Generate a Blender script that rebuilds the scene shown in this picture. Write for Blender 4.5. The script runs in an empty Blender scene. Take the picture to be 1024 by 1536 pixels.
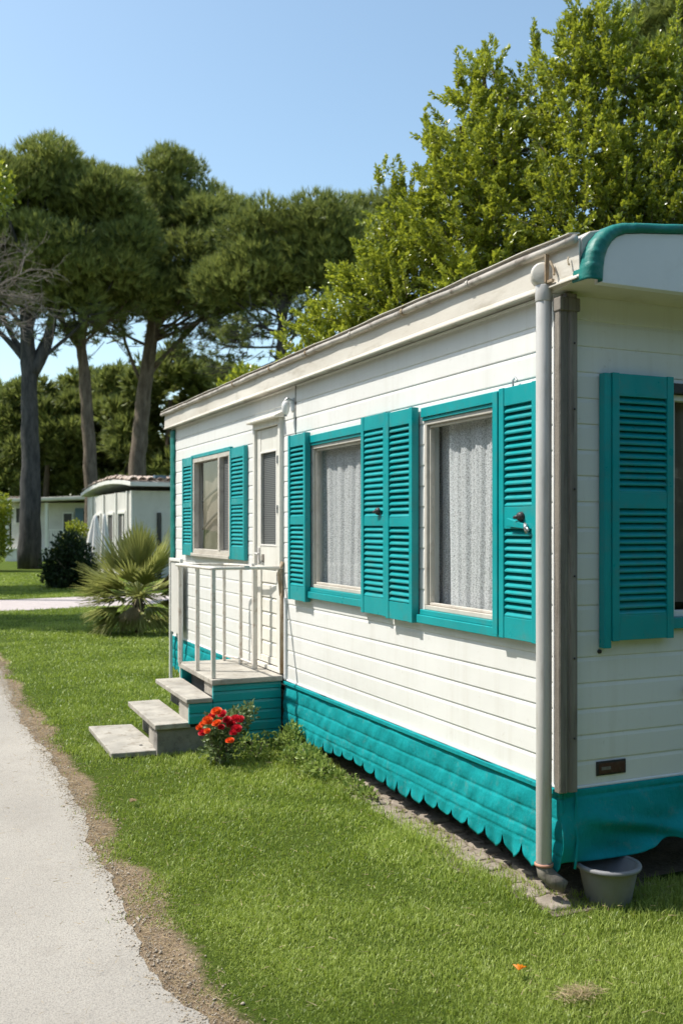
import bpy, math, random
import numpy as np
from mathutils import Vector, Matrix

R = math.radians
rnd = random.Random(7)
rng = np.random.default_rng(7)
scene = bpy.context.scene
col = scene.collection

# ------------------------------------------------------------------ camera frame
F, CX, HY, CH = 1480.0, 512.0, 790.0, 1.62
TH = math.atan(662 / F)
fw = (math.sin(TH), math.cos(TH)); rt = (fw[1], -fw[0])
CAMX, CAMY = -2.6082, -3.4891


def at(px, py, t):
    """a place at depth t metres along the view, measured off the photograph"""
    a = (px - CX) / F; b = -(py - HY) / F
    return Vector((CAMX + t * (fw[0] + a * rt[0]), CAMY + t * (fw[1] + a * rt[1]), CH + t * b))


# ------------------------------------------------------------------ object helpers
ORG = {}


def tag(o, label=None, cat=None, group=None, kind=None):
    if label: o['label'] = label
    if cat: o['category'] = cat
    if group: o['group'] = group
    if kind: o['kind'] = kind
    return o


def empty(name, loc, label, cat, group=None):
    o = bpy.data.objects.new(name, None); col.objects.link(o)
    o.empty_display_size = 0.1
    o.location = loc; ORG[o.name] = Vector(loc)
    return tag(o, label, cat, group)


def link_mesh(name, me, mat, parent=None, origin=None):
    o = bpy.data.objects.new(name, me); col.objects.link(o)
    if mat:
        for m in (mat if isinstance(mat, (list, tuple)) else [mat]): me.materials.append(m)
    if parent is not None:
        o.parent = parent; ORG[o.name] = ORG[parent.name]
    else:
        ORG[o.name] = Vector(origin or (0, 0, 0)); o.location = ORG[o.name]
    return o


class MB:
    def __init__(s): s.v = []; s.f = []; s.m = []; s.mi = 0

    def add(s, vs, fs):
        n = len(s.v); s.v += [tuple(p) for p in vs]
        for f in fs: s.f.append([n + i for i in f]); s.m.append(s.mi)
        return s

    def box(s, x0, x1, y0, y1, z0, z1, M=None):
        vs = [Vector((x, y, z)) for z in (z0, z1) for y in (y0, y1) for x in (x0, x1)]
        if M is not None: vs = [M @ p for p in vs]
        fs = [(0, 2, 3, 1), (4, 5, 7, 6), (0, 1, 5, 4), (2, 6, 7, 3), (0, 4, 6, 2), (1, 3, 7, 5)]
        return s.add(vs, fs)

    def tube(s, pts, radii, n=8, cap=True):
        pts = [Vector(p) for p in pts]
        if not hasattr(radii, '__len__'): radii = [radii] * len(pts)
        rings = []; up = Vector((0.31, 0.17, 0.93)).normalized()
        for i, p in enumerate(pts):
            d = (pts[min(i + 1, len(pts) - 1)] - pts[max(i - 1, 0)])
            d = d.normalized() if d.length > 1e-9 else Vector((0, 0, 1))
            a = up - d * up.dot(d)
            if a.length < 1e-3: a = Vector((1, 0, 0)) - d * d.x
            a.normalize(); up = a; b = d.cross(a)
            rings.append([p + (a * math.cos(2 * math.pi * k / n) + b * math.sin(2 * math.pi * k / n)) * radii[i] for k in range(n)])
        vs = [q for r in rings for q in r]
        fs = [(i * n + k, i * n + (k + 1) % n, (i + 1) * n + (k + 1) % n, (i + 1) * n + k) for i in range(len(pts) - 1) for k in range(n)]
        if cap: fs += [tuple(range(n))[::-1], tuple((len(pts) - 1) * n + k for k in range(n))]
        return s.add(vs, fs)

    def lathe(s, prof, c=(0, 0, 0), n=24, M=None):
        vs = []
        for (r, z) in prof:
            for k in range(n):
                p = Vector((r * math.cos(2 * math.pi * k / n), r * math.sin(2 * math.pi * k / n), z))
                if M is not None: p = M @ p
                vs.append(p + Vector(c))
        fs = [(i * n + k, i * n + (k + 1) % n, (i + 1) * n + (k + 1) % n, (i + 1) * n + k) for i in range(len(prof) - 1) for k in range(n)]
        return s.add(vs, fs)

    def prism(s, poly, axis, a0, a1):
        def mk(p, a):
            if axis == 'x': return (a, p[0], p[1])
            if axis == 'y': return (p[0], a, p[1])
            return (p[0], p[1], a)
        n = len(poly)
        vs = [mk(p, a0) for p in poly] + [mk(p, a1) for p in poly]
        fs = [tuple(range(n)), tuple(range(2 * n - 1, n - 1, -1))] + [(i, i + n, (i + 1) % n + n, (i + 1) % n) for i in range(n)]
        return s.add(vs, fs)

    def grid(s, fn, nu, nv):
        vs = [fn(i / nu, j / nv) for j in range(nv + 1) for i in range(nu + 1)]
        w = nu + 1
        fs = [(j * w + i, j * w + i + 1, (j + 1) * w + i + 1, (j + 1) * w + i) for j in range(nv) for i in range(nu)]
        return s.add(vs, fs)

    def build(s, name, mat, parent=None, origin=None, bevel=0, smooth=False, seg=2, solid=0, fix=True):
        me = bpy.data.meshes.new(name)
        og = ORG[parent.name] if parent is not None else Vector(origin or (0, 0, 0))
        me.from_pydata([tuple(Vector(p) - og) for p in s.v], [], s.f)
        if any(s.m): me.polygons.foreach_set('material_index', s.m)
        if fix:
            import bmesh
            bm = bmesh.new(); bm.from_mesh(me); bmesh.ops.recalc_face_normals(bm, faces=bm.faces); bm.to_mesh(me); bm.free()
        me.update()
        o = link_mesh(name, me, mat, parent, origin)
        if smooth: me.polygons.foreach_set('use_smooth', [True] * len(me.polygons))
        if solid:
            d = o.modifiers.new('solid', 'SOLIDIFY'); d.thickness = solid; d.offset = 0
        if bevel:
            b = o.modifiers.new('bevel', 'BEVEL'); b.width = bevel; b.segments = seg; b.limit_method = 'ANGLE'; b.angle_limit = R(40)
            b.harden_normals = False
            if not smooth: me.polygons.foreach_set('use_smooth', [False] * len(me.polygons))
        return o


def fast_mesh(name, V, nper, faces_per, mat, parent=None, tint=None, origin=None, smooth=False):
    """V: (N,nper,3) world points; faces_per: list of index tuples inside one element"""
    N = V.shape[0]
    og = ORG[parent.name] if parent is not None else Vector(origin or (0, 0, 0))
    co = (V - np.array(og)[None, None, :]).astype(np.float32).reshape(-1)
    me = bpy.data.meshes.new(name)
    me.vertices.add(N * nper); me.vertices.foreach_set('co', co)
    base = (np.arange(N) * nper)[:, None]
    flat = np.concatenate([np.array(f) for f in faces_per])
    loops = (base + flat[None, :]).reshape(-1).astype(np.int32)
    cnt = np.tile(np.array([len(f) for f in faces_per], dtype=np.int32), N)
    starts = np.concatenate([[0], np.cumsum(cnt)[:-1]]).astype(np.int32)
    me.loops.add(len(loops)); me.loops.foreach_set('vertex_index', loops)
    me.polygons.add(len(cnt)); me.polygons.foreach_set('loop_start', starts)
    try: me.polygons.foreach_set('loop_total', cnt)
    except Exception: pass
    if tint is not None:
        a = me.attributes.new('tint', 'FLOAT', 'POINT')
        a.data.foreach_set('value', np.repeat(tint, nper).astype(np.float32))
    me.update(calc_edges=True)
    if smooth: me.polygons.foreach_set('use_smooth', np.ones(len(cnt), dtype=bool))
    return link_mesh(name, me, mat, parent, origin)


def unit(a): return a / np.maximum(np.linalg.norm(a, axis=-1, keepdims=True), 1e-9)


def leaves(P, D, L, W, fold=0.25):
    """diamond leaves bent along the midrib -> (N,6,3): base, left, mid, right, tip"""
    N = len(P)
    S = unit(np.cross(D, unit(rng.normal(size=(N, 3)))))
    U = unit(np.cross(S, D))
    L = L[:, None]; W = W[:, None]
    mid = P + D * L * .5 - U * L * .06
    b = P; t = P + D * L - U * L * .16
    l = mid + S * W * .5 + U * W * fold; r = mid - S * W * .5 + U * W * fold
    return np.stack([b, l, mid, r, t], axis=1)


LEAF_F = [(0, 2, 1), (0, 3, 2), (1, 2, 4), (2, 3, 4)]


def needles(P, D, L, W):
    N = len(P)
    S = unit(np.cross(D, unit(rng.normal(size=(N, 3)))))
    W = W[:, None]; L = L[:, None]
    return np.stack([P - S * W * .5, P + S * W * .5, P + D * L], axis=1)


# ------------------------------------------------------------------ materials
def nt(name):
    m = bpy.data.materials.new(name); m.use_nodes = True
    n = m.node_tree; n.nodes.clear()
    out = n.nodes.new('ShaderNodeOutputMaterial')
    return m, n, out


def node(n, t, **kw):
    x = n.nodes.new(t)
    for k, v in kw.items():
        if k in x.inputs.keys() if hasattr(x.inputs, 'keys') else False: x.inputs[k].default_value = v
        else: setattr(x, k, v)
    return x


def noise(n, vec, scale, detail=4, rough=.55):
    x = n.nodes.new('ShaderNodeTexNoise'); x.inputs['Scale'].default_value = scale
    x.inputs['Detail'].default_value = detail; x.inputs['Roughness'].default_value = rough
    n.links.new(vec, x.inputs['Vector']); return x.outputs['Fac']


def ramp(n, fac, stops):
    x = n.nodes.new('ShaderNodeValToRGB'); e = x.color_ramp.elements
    while len(e) < len(stops): e.new(0.5)
    for i, (p, c) in enumerate(stops):
        e[i].position = p; e[i].color = (c[0], c[1], c[2], 1) if hasattr(c, '__len__') else (c, c, c, 1)
    n.links.new(fac, x.inputs['Fac']); return x.outputs['Color']


def mixc(n, fac, a, b, mode='MIX'):
    x = n.nodes.new('ShaderNodeMix'); x.data_type = 'RGBA'; x.blend_type = mode
    for sock, v in ((x.inputs[0], fac), (x.inputs[6], a), (x.inputs[7], b)):
        if isinstance(v, (int, float)): sock.default_value = v
        elif isinstance(v, tuple): sock.default_value = (v[0], v[1], v[2], 1)
        else: n.links.new(v, sock)
    return x.outputs[2]


def mathn(n, op, a, b=0.0):
    x = n.nodes.new('ShaderNodeMath'); x.operation = op
    for i, v in enumerate((a, b)):
        if isinstance(v, (int, float)): x.inputs[i].default_value = v
        else: n.links.new(v, x.inputs[i])
    return x.outputs[0]


def objco(n, scale=(1, 1, 1)):
    t = n.nodes.new('ShaderNodeTexCoord'); mp = n.nodes.new('ShaderNodeMapping'); mp.inputs['Scale'].default_value = scale
    n.links.new(t.outputs['Object'], mp.inputs['Vector']); return mp.outputs['Vector']


def bump(n, h, strength, dist=.01):
    x = n.nodes.new('ShaderNodeBump'); x.inputs['Strength'].default_value = strength; x.inputs['Distance'].default_value = dist
    n.links.new(h, x.inputs['Height']); return x.outputs['Normal']


def surface(name, base, alt=None, rough=.6, scale=6, bumps=((40, .15),), dirt=None, dirt_amt=.5, metallic=0, spec=.4, stretch=(1, 1, 1), rvar=.12, lo=.35, hi=.7):
    """painted/stone/plastic surface: two tones mixed by noise, optional dirt in its own patches, fine bump"""
    m, n, out = nt(name)
    v = objco(n, stretch); v1 = objco(n)
    c = ramp(n, noise(n, v, scale, 5), [(lo, base), (hi, alt or tuple(min(1, x * 1.12) for x in base))])
    if dirt:
        d = ramp(n, noise(n, v, scale * 2.7, 6, .65), [(.52, 0.0), (.72, dirt_amt)])
        c = mixc(n, d, c, dirt)
    p = n.nodes.new('ShaderNodeBsdfPrincipled')
    n.links.new(c, p.inputs['Base Color']); p.inputs['Metallic'].default_value = metallic
    rr = ramp(n, noise(n, v1, scale * 3, 4), [(.3, max(.02, rough - rvar)), (.7, min(1, rough + rvar))])
    n.links.new(rr, p.inputs['Roughness']); p.inputs['Specular IOR Level'].default_value = spec
    h = None
    for (s, a) in bumps:
        x = mathn(n, 'MULTIPLY', noise(n, v1, s, 5), a)
        h = x if h is None else mathn(n, 'ADD', h, x)
    if h is not None: n.links.new(bump(n, h, 1.0, .01), p.inputs['Normal'])
    n.links.new(p.outputs[0], out.inputs[0]); return m


def leafmat(name, dark, light, trans=.35, rough=.45, spec=.4, scale=1.2, transcol=None):
    m, n, out = nt(name)
    t = n.nodes.new('ShaderNodeAttribute'); t.attribute_name = 'tint'
    v = objco(n)
    f = mathn(n, 'ADD', mathn(n, 'MULTIPLY', t.outputs['Fac'], .65), mathn(n, 'MULTIPLY', noise(n, v, scale, 3), .45))
    c = ramp(n, f, [(.15, dark), (.85, light)])
    p = n.nodes.new('ShaderNodeBsdfPrincipled'); n.links.new(c, p.inputs['Base Color'])
    p.inputs['Roughness'].default_value = rough; p.inputs['Specular IOR Level'].default_value = spec
    tr = n.nodes.new('ShaderNodeBsdfTranslucent')
    n.links.new(mixc(n, .6, c, transcol or tuple(min(1, x * 1.6) for x in light)), tr.inputs['Color'])
    mx = n.nodes.new('ShaderNodeMixShader'); mx.inputs[0].default_value = trans
    n.links.new(p.outputs[0], mx.inputs[1]); n.links.new(tr.outputs[0], mx.inputs[2])
    n.links.new(mx.outputs[0], out.inputs[0]); return m


def siding_mat():
    m, n, out = nt('siding_paint')
    v = objco(n); vs = objco(n, (9, 9, .55))
    c = ramp(n, noise(n, v, 1.3, 4), [(.3, (.72, .712, .675)), (.75, (.785, .78, .75))])
    c = mixc(n, ramp(n, noise(n, vs, 1.4, 6, .7), [(.5, 0.0), (.8, .30)]), c, (.52, .48, .40))     # rain streaks
    c = mixc(n, ramp(n, noise(n, v, 26, 5, .7), [(.62, 0.0), (.75, .35)]), c, (.42, .38, .30))     # specks
    p = n.nodes.new('ShaderNodeBsdfPrincipled'); n.links.new(c, p.inputs['Base Color'])
    p.inputs['Roughness'].default_value = .42; p.inputs['Specular IOR Level'].default_value = .35
    h = mathn(n, 'ADD', mathn(n, 'MULTIPLY', noise(n, v, 3.2, 2), .9), mathn(n, 'MULTIPLY', noise(n, objco(n, (1, 1, 6)), 60, 4), .03))
    n.links.new(bump(n, h, .5, .012), p.inputs['Normal'])
    n.links.new(p.outputs[0], out.inputs[0]); return m


def glass_mat(name, tint=(.92, .95, .95), boost=.04):
    m, n, out = nt(name)
    tr = n.nodes.new('ShaderNodeBsdfTransparent'); tr.inputs[0].default_value = (*tint, 1)
    gl = n.nodes.new('ShaderNodeBsdfGlossy'); gl.inputs['Roughness'].default_value = .03
    lw = n.nodes.new('ShaderNodeLayerWeight'); lw.inputs[0].default_value = .5
    fr = mathn(n, 'MULTIPLY', mathn(n, 'POWER', lw.outputs['Facing'], 5.0), .95)
    v = objco(n)
    n.links.new(bump(n, noise(n, v, 2.5, 2), .15, .01), gl.inputs['Normal'])
    mx = n.nodes.new('ShaderNodeMixShader'); n.links.new(mathn(n, 'ADD', fr, boost), mx.inputs[0])
    n.links.new(tr.outputs[0], mx.inputs[1]); n.links.new(gl.outputs[0], mx.inputs[2])
    n.links.new(mx.outputs[0], out.inputs[0]); return m


def lace_mat():
    m, n, out = nt('lace')
    v = objco(n)
    vo = n.nodes.new('ShaderNodeTexVoronoi'); vo.inputs['Scale'].default_value = 210; n.links.new(v, vo.inputs['Vector'])
    a = mathn(n, 'ADD', mathn(n, 'MULTIPLY', noise(n, v, 120, 2, .8), .9), mathn(n, 'MULTIPLY', vo.outputs['Distance'], .35))
    al = ramp(n, a, [(.44, .34), (.70, .98)])
    d = n.nodes.new('ShaderNodeBsdfDiffuse'); d.inputs[0].default_value = (.88, .86, .86, 1)
    t2 = n.nodes.new('ShaderNodeBsdfTranslucent'); t2.inputs[0].default_value = (.8, .8, .8, 1)
    m1 = n.nodes.new('ShaderNodeMixShader'); m1.inputs[0].default_value = .25
    n.links.new(d.outputs[0], m1.inputs[1]); n.links.new(t2.outputs[0], m1.inputs[2])
    tr = n.nodes.new('ShaderNodeBsdfTransparent')
    mx = n.nodes.new('ShaderNodeMixShader'); n.links.new(al, mx.inputs[0])
    n.links.new(tr.outputs[0], mx.inputs[1]); n.links.new(m1.outputs[0], mx.inputs[2])
    n.links.new(mx.outputs[0], out.inputs[0]); return m


def screen_mat():
    m, n, out = nt('insect_screen')
    v = objco(n)
    w = n.nodes.new('ShaderNodeTexWave'); w.bands_direction = 'Z'; w.inputs['Scale'].default_value = 22; n.links.new(v, w.inputs['Vector'])
    c = ramp(n, w.outputs['Fac'], [(.3, (.05, .055, .055)), (.7, (.17, .175, .17))])
    p = n.nodes.new('ShaderNodeBsdfPrincipled'); n.links.new(c, p.inputs['Base Color']); p.inputs['Roughness'].default_value = .5
    n.links.new(p.outputs[0], out.inputs[0]); return m


def road_mat():
    m, n, out = nt('road_concrete')
    v = objco(n)
    c = ramp(n, noise(n, v, .9, 5), [(.3, (.32, .295, .26)), (.7, (.405, .375, .33))])
    c = mixc(n, ramp(n, noise(n, v, 150, 3, .7), [(.38, .6), (.52, 0.0)]), c, (.15, .14, .13))
    c = mixc(n, ramp(n, noise(n, v, 70, 3, .8), [(.60, 0.0), (.72, .5)]), c, (.46, .44, .41))
    c = mixc(n, ramp(n, noise(n, v, 3.3, 6, .7), [(.55, 0.0), (.8, .5)]), c, (.24, .215, .185))
    p = n.nodes.new('ShaderNodeBsdfPrincipled'); n.links.new(c, p.inputs['Base Color']); p.inputs['Roughness'].default_value = .85
    p.inputs['Specular IOR Level'].default_value = .2
    h = mathn(n, 'ADD', mathn(n, 'MULTIPLY', noise(n, v, 170, 3), .45), mathn(n, 'MULTIPLY', noise(n, v, 12, 4), .6))
    n.links.new(bump(n, h, .9, .008), p.inputs['Normal'])
    n.links.new(p.outputs[0], out.inputs[0]); return m


def soil_mat(name, a, b, c2, sc=1.0):
    m, n, out = nt(name)
    v = objco(n)
    c = ramp(n, noise(n, v, 9 * sc, 7, .7), [(.3, a), (.7, b)])
    c = mixc(n, ramp(n, noise(n, v, 60 * sc, 4, .8), [(.5, 0.0), (.66, .8)]), c, c2)
    p = n.nodes.new('ShaderNodeBsdfPrincipled'); n.links.new(c, p.inputs['Base Color']); p.inputs['Roughness'].default_value = .95
    p.inputs['Specular IOR Level'].default_value = .1
    h = mathn(n, 'ADD', noise(n, v, 45 * sc, 6, .7), mathn(n, 'MULTIPLY', noise(n, v, 10 * sc, 4), 1.2))
    n.links.new(bump(n, h, 1.0, .02), p.inputs['Normal'])
    n.links.new(p.outputs[0], out.inputs[0]); return m


def lawn_col(n, v):
    c = ramp(n, noise(n, v, .45, 4), [(.3, (.070, .112, .012)), (.7, (.115, .155, .020))])
    c = mixc(n, ramp(n, noise(n, v, 38, 5, .8), [(.42, 0.0), (.66, .8)]), c, (.035, .058, .008))
    return mixc(n, ramp(n, noise(n, v, 5, 6, .7), [(.6, 0.0), (.75, .45)]), c, (.15, .135, .06))


def lawn_mat(verge=False):
    m, n, out = nt('verge_soil' if verge else 'lawn_ground')
    v = objco(n)
    c = lawn_col(n, v)
    if verge:
        so = ramp(n, noise(n, v, 9, 7, .7), [(.3, (.23, .165, .105)), (.7, (.40, .30, .205))])
        so = mixc(n, ramp(n, noise(n, v, 70, 4, .8), [(.5, 0.0), (.66, .8)]), so, (.42, .33, .235))
        at_ = n.nodes.new('ShaderNodeAttribute'); at_.attribute_name = 'edge'
        e = mathn(n, 'ADD', at_.outputs['Fac'], mathn(n, 'MULTIPLY', mathn(n, 'SUBTRACT', noise(n, v, 14, 6, .75), .5), 1.3))
        c = mixc(n, ramp(n, e, [(.35, 0.0), (.65, 1.0)]), so, c)
    p = n.nodes.new('ShaderNodeBsdfPrincipled'); n.links.new(c, p.inputs['Base Color']); p.inputs['Roughness'].default_value = .9
    p.inputs['Specular IOR Level'].default_value = .1
    h = noise(n, v, 50, 5, .8)
    if verge: h = mathn(n, 'ADD', h, mathn(n, 'MULTIPLY', noise(n, v, 10, 4), 1.2))
    n.links.new(bump(n, h, 1.0, .025), p.inputs['Normal'])
    n.links.new(p.outputs[0], out.inputs[0]); return m


def fabric_mat(name, base, alt):
    m, n, out = nt(name)
    v = objco(n)
    c = ramp(n, noise(n, v, 5, 5), [(.3, base), (.72, alt)])
    c = mixc(n, ramp(n, noise(n, objco(n, (5, 5, 1)), 6, 6, .7), [(.55, 0.0), (.8, .35)]), c, (.02, .17, .165))
    p = n.nodes.new('ShaderNodeBsdfPrincipled'); n.links.new(c, p.inputs['Base Color']); c = mixc(n, ramp(n, noise(n, v, 17, 6, .75), [(.56, 0.0), (.70, .32)]), c, (.16, .24, .21))
    n.links.new(c, p.inputs['Base Color'])
    p.inputs['Roughness'].default_value = .8
    p.inputs['Specular IOR Level'].default_value = .15
    h = mathn(n, 'ADD', mathn(n, 'MULTIPLY', noise(n, objco(n, (1.3, 1.3, 1.0)), 11, 4), 1.3), mathn(n, 'MULTIPLY', noise(n, v, 220, 2), .05))
    n.links.new(bump(n, h, .7, .012), p.inputs['Normal'])
    n.links.new(p.outputs[0], out.inputs[0]); return m


TEAL = (.003, .278, .290)
M = {}
M['siding'] = siding_mat()
M['teal'] = surface('teal_paint', TEAL, (.006, .318, .328), rough=.38, scale=4, bumps=((30, .05), (160, .03)), dirt=(.06, .24, .225), dirt_amt=.55, spec=.4)
M['teal_old'] = surface('teal_edging', (.004, .15, .125), (.010, .20, .17), rough=.5, scale=9, bumps=((14, .5), (60, .1)), dirt=(.10, .22, .18), dirt_amt=.5)
M['skirt'] = fabric_mat('teal_fabric', (.003, .245, .262), (.006, .300, .318))
M['cream'] = surface('cream_paint', (.66, .62, .53), (.74, .70, .62), rough=.5, scale=3, dirt=(.36, .31, .24), dirt_amt=.55, stretch=(1, .35, 1))
M['fascia'] = surface('fascia_paint', (.60, .55, .47), (.72, .68, .60), rough=.5, scale=2.2, bumps=((7, .35), (60, .06)), dirt=(.40, .35, .27), dirt_amt=.6, stretch=(1, .6, 2.5))
M['gutter'] = surface('old_gutter', (.42, .38, .33), (.62, .58, .52), rough=.5, scale=5, bumps=((9, .4), (50, .1)), dirt=(.13, .09, .06), dirt_amt=.85, stretch=(1, .8, 1))
M['white'] = surface('white_panel', (.72, .73, .74), (.80, .80, .80), rough=.45, scale=2, bumps=((4, .2),), dirt=(.55, .54, .5), dirt_amt=.3)
M['soffit'] = surface('soffit_paint', (.62, .59, .48), (.70, .66, .55), rough=.6, scale=2, dirt=(.4, .36, .28), dirt_amt=.4)
M['pipe'] = surface('grey_pipe', (.50, .485, .46), (.58, .565, .535), rough=.42, scale=2.5, bumps=((30, .05),), dirt=(.30, .27, .23), dirt_amt=.5, stretch=(6, 6, .7))
M['post'] = surface('weathered_post', (.145, .128, .108), (.27, .24, .20), rough=.7, scale=3, bumps=((25, .25), (120, .15)), dirt=(.07, .055, .045), dirt_amt=.8, stretch=(7, 7, .5))
M['alu'] = surface('window_alu', (.50, .46, .40), (.60, .56, .49), rough=.42, scale=6, bumps=((60, .05),), dirt=(.30, .25, .2), dirt_amt=.5)
M['door'] = surface('door_paint', (.70, .68, .61), (.76, .74, .67), rough=.45, scale=2, dirt=(.5, .46, .38), dirt_amt=.4, stretch=(5, 5, .8))
M['rail'] = surface('rail_paint', (.60, .57, .51), (.70, .67, .61), rough=.5, scale=7, bumps=((60, .12),), dirt=(.33, .22, .14), dirt_amt=.7)
M['rust'] = surface('rusty_trim', (.30, .20, .11), (.55, .47, .35), rough=.7, scale=7, bumps=((50, .3),), dirt=(.10, .05, .03), dirt_amt=.7)
M['metal'] = surface('metal_fitting', (.45, .46, .47), (.6, .6, .6), rough=.35, scale=20, metallic=.85)
M['black'] = surface('black_iron', (.02, .02, .022), (.05, .045, .045), rough=.45, scale=30)
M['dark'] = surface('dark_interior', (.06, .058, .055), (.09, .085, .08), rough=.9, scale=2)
M['bulb'] = surface('lamp_glass', (.75, .74, .70), (.8, .8, .78), rough=.15, scale=2, spec=.6)
M['plate'] = surface('brown_plate', (.055, .02, .018), (.09, .035, .028), rough=.4, scale=20, dirt=(.10, .08, .06), dirt_amt=.6)
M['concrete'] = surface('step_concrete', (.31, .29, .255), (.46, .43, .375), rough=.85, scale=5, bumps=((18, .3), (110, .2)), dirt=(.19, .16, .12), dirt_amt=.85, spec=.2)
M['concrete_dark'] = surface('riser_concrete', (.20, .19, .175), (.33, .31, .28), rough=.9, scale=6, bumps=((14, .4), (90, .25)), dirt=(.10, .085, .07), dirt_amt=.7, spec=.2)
M['stone'] = surface('edging_stone', (.22, .185, .15), (.34, .295, .24), rough=.9, scale=7, bumps=((16, .6), (70, .4)), dirt=(.16, .13, .10), dirt_amt=.6, spec=.15)
M['pail'] = surface('pail_plastic', (.20, .20, .21), (.28, .28, .285), rough=.5, scale=5, bumps=((20, .1),), dirt=(.20, .18, .16), dirt_amt=.6)
M['bark'] = surface('pine_bark', (.12, .092, .07), (.24, .19, .145), rough=.95, scale=3, bumps=((6, 1.6), (22, 1.0)), dirt=(.05, .04, .032), dirt_amt=.85, stretch=(2.4, 2.4, .6), spec=.1)
M['bark_grey'] = surface('grey_bark', (.055, .053, .053), (.115, .108, .102), rough=.95, scale=3, bumps=((5, 1.6), (20, 1.0)), dirt=(.035, .03, .03), dirt_amt=.85, stretch=(2.4, 2.4, .6), spec=.1)
M['twig'] = surface('dead_twig', (.20, .165, .14), (.32, .27, .235), rough=.9, scale=5)
M['tile'] = surface('roof_tile', (.38, .27, .22), (.56, .49, .43), rough=.9, scale=5, bumps=((20, .5),), dirt=(.45, .40, .35), dirt_amt=.8, spec=.15)
M['cabin'] = surface('cabin_wall', (.56, .54, .50), (.64, .62, .575), rough=.8, scale=1.2, dirt=(.42, .38, .32), dirt_amt=.4)
M['cabin_white'] = surface('cabin_trim', (.72, .70, .65), (.78, .76, .72), rough=.6, scale=2, dirt=(.5, .46, .4), dirt_amt=.3)
M['cabin_blue'] = surface('blue_door_paint', (.10, .16, .21), (.13, .19, .24), rough=.5, scale=3)
M['cloth'] = surface('white_cloth', (.74, .72, .68), (.8, .78, .74), rough=.8, scale=5, bumps=((7, .6),))
M['blind'] = surface('beige_curtain', (.17, .14, .11), (.25, .21, .17), rough=.85, scale=3, bumps=((90, .1),), stretch=(1, 1, .3))
M['lace'] = lace_mat(); M['glass'] = glass_mat('window_glass'); M['screen'] = screen_mat()
M['road'] = road_mat()
M['soil'] = lawn_mat(True)
M['gravel'] = soil_mat('stony_soil', (.13, .105, .08), (.27, .225, .175), (.36, .31, .25))
M['path'] = soil_mat('pale_path', (.46, .40, .39), (.54, .48, .46), (.40, .35, .33), .5)
M['lawn'] = lawn_mat()
M['crumb'] = surface('gravel_crumb', (.30, .25, .19), (.50, .44, .36), rough=.95, scale=9, spec=.1)
M['blade'] = leafmat('grass_blade', (.075, .145, .012), (.42, .50, .115), trans=.38, rough=.42, spec=.4, scale=1.6, transcol=(.36, .47, .04))
M['straw'] = leafmat('dry_grass', (.30, .22, .12), (.50, .40, .25), trans=.2, rough=.7, spec=.15)
M['leaf'] = leafmat('glossy_leaf', (.048, .094, .010), (.40, .46, .058), trans=.42, rough=.30, spec=.75, scale=.9, transcol=(.46, .48, .03))
M['needle'] = leafmat('pine_needle', (.080, .118, .036), (.35, .38, .105), trans=.32, rough=.5, spec=.3, scale=.35, transcol=(.32, .36, .08))
M['bushleaf'] = leafmat('bush_leaf', (.058, .082, .022), (.22, .25, .060), trans=.3, rough=.5, spec=.3, scale=.3)
M['shrubleaf'] = leafmat('dark_shrub_leaf', (.010, .024, .010), (.035, .062, .020), trans=.15, rough=.5, spec=.3, scale=.8)
M['rosel'] = leafmat('rose_leaf', (.045, .075, .022), (.20, .26, .10), trans=.25, rough=.42, spec=.45, scale=5)
M['weedl'] = leafmat('weed_leaf', (.06, .115, .018), (.30, .38, .09), trans=.3, rough=.45, spec=.4, scale=5)
M['palm'] = leafmat('palm_blade', (.10, .125, .028), (.38, .39, .12), trans=.28, rough=.42, spec=.4, scale=1.5)
M['palm_dry'] = leafmat('dry_palm', (.20, .16, .085), (.40, .33, .19), trans=.2, rough=.7, spec=.2)
M['red'] = leafmat('red_petal', (.42, .008, .018), (.68, .03, .05), trans=.3, rough=.5, spec=.3, scale=9)
M['orange'] = leafmat('orange_petal', (.70, .045, .012), (.85, .15, .025), trans=.3, rough=.5, spec=.3, scale=9)
M['fallen'] = leafmat('fallen_leaf', (.68, .24, .008), (.82, .36, .02), trans=.3, rough=.5, spec=.3, scale=9)
M['clay'] = surface('orange_clip', (.45, .22, .15), (.52, .28, .2), rough=.6, scale=12)

# ------------------------------------------------------------------ ground, road, soil
gm = MB(); gm.grid(lambda u, v: (-260 + 520 * u, -120 + 520 * v, 0), 40, 40)
tag(gm.build('lawn', M['lawn'], fix=False), kind='structure')

dirt_edge = [(-9, -1.60), (-1.5, -1.57), (-.42, -1.597), (-.06, -1.63), (.38, -1.639), (.91, -1.568), (1.34, -1.662), (1.885, -1.573), (2.79, -1.584), (4.5, -1.535), (6.55, -1.573), (9.47, -1.471), (13, -1.4), (16.4, -1.1)]
road_edge = [(-9, -1.72), (-1.5, -1.70), (-.37, -1.716), (-.006, -1.76), (.437, -1.76), (1.367, -1.721), (2.2, -1.68), (3.8, -1.651), (5.16, -1.69), (6.58, -1.632), (7.72, -1.58), (10, -1.52), (13, -1.45), (16.4, -1.2)]


def wob(y, s=1.0):
    return s * (.022 * math.sin(y * 7.3 + 1) + .016 * math.sin(y * 17.1 + 2.2) + .010 * math.sin(y * 39.7) + .006 * math.sin(y * 83.0 + .7) + .030 * math.sin(y * 2.9 + 2 * math.sin(y * 1.3)))


def edge_x(tab, y):
    ys = [a for a, b in tab]; xs = [b for a, b in tab]
    return float(np.interp(y, ys, xs))


def strip(left, right, y0, y1, n, z, nx=8):
    mb = MB()
    def fn(u, v):
        y = y0 + (y1 - y0) * v
        return (left(y) + (right(y) - left(y)) * u, y, z)
    mb.grid(fn, nx, n); return mb


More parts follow.
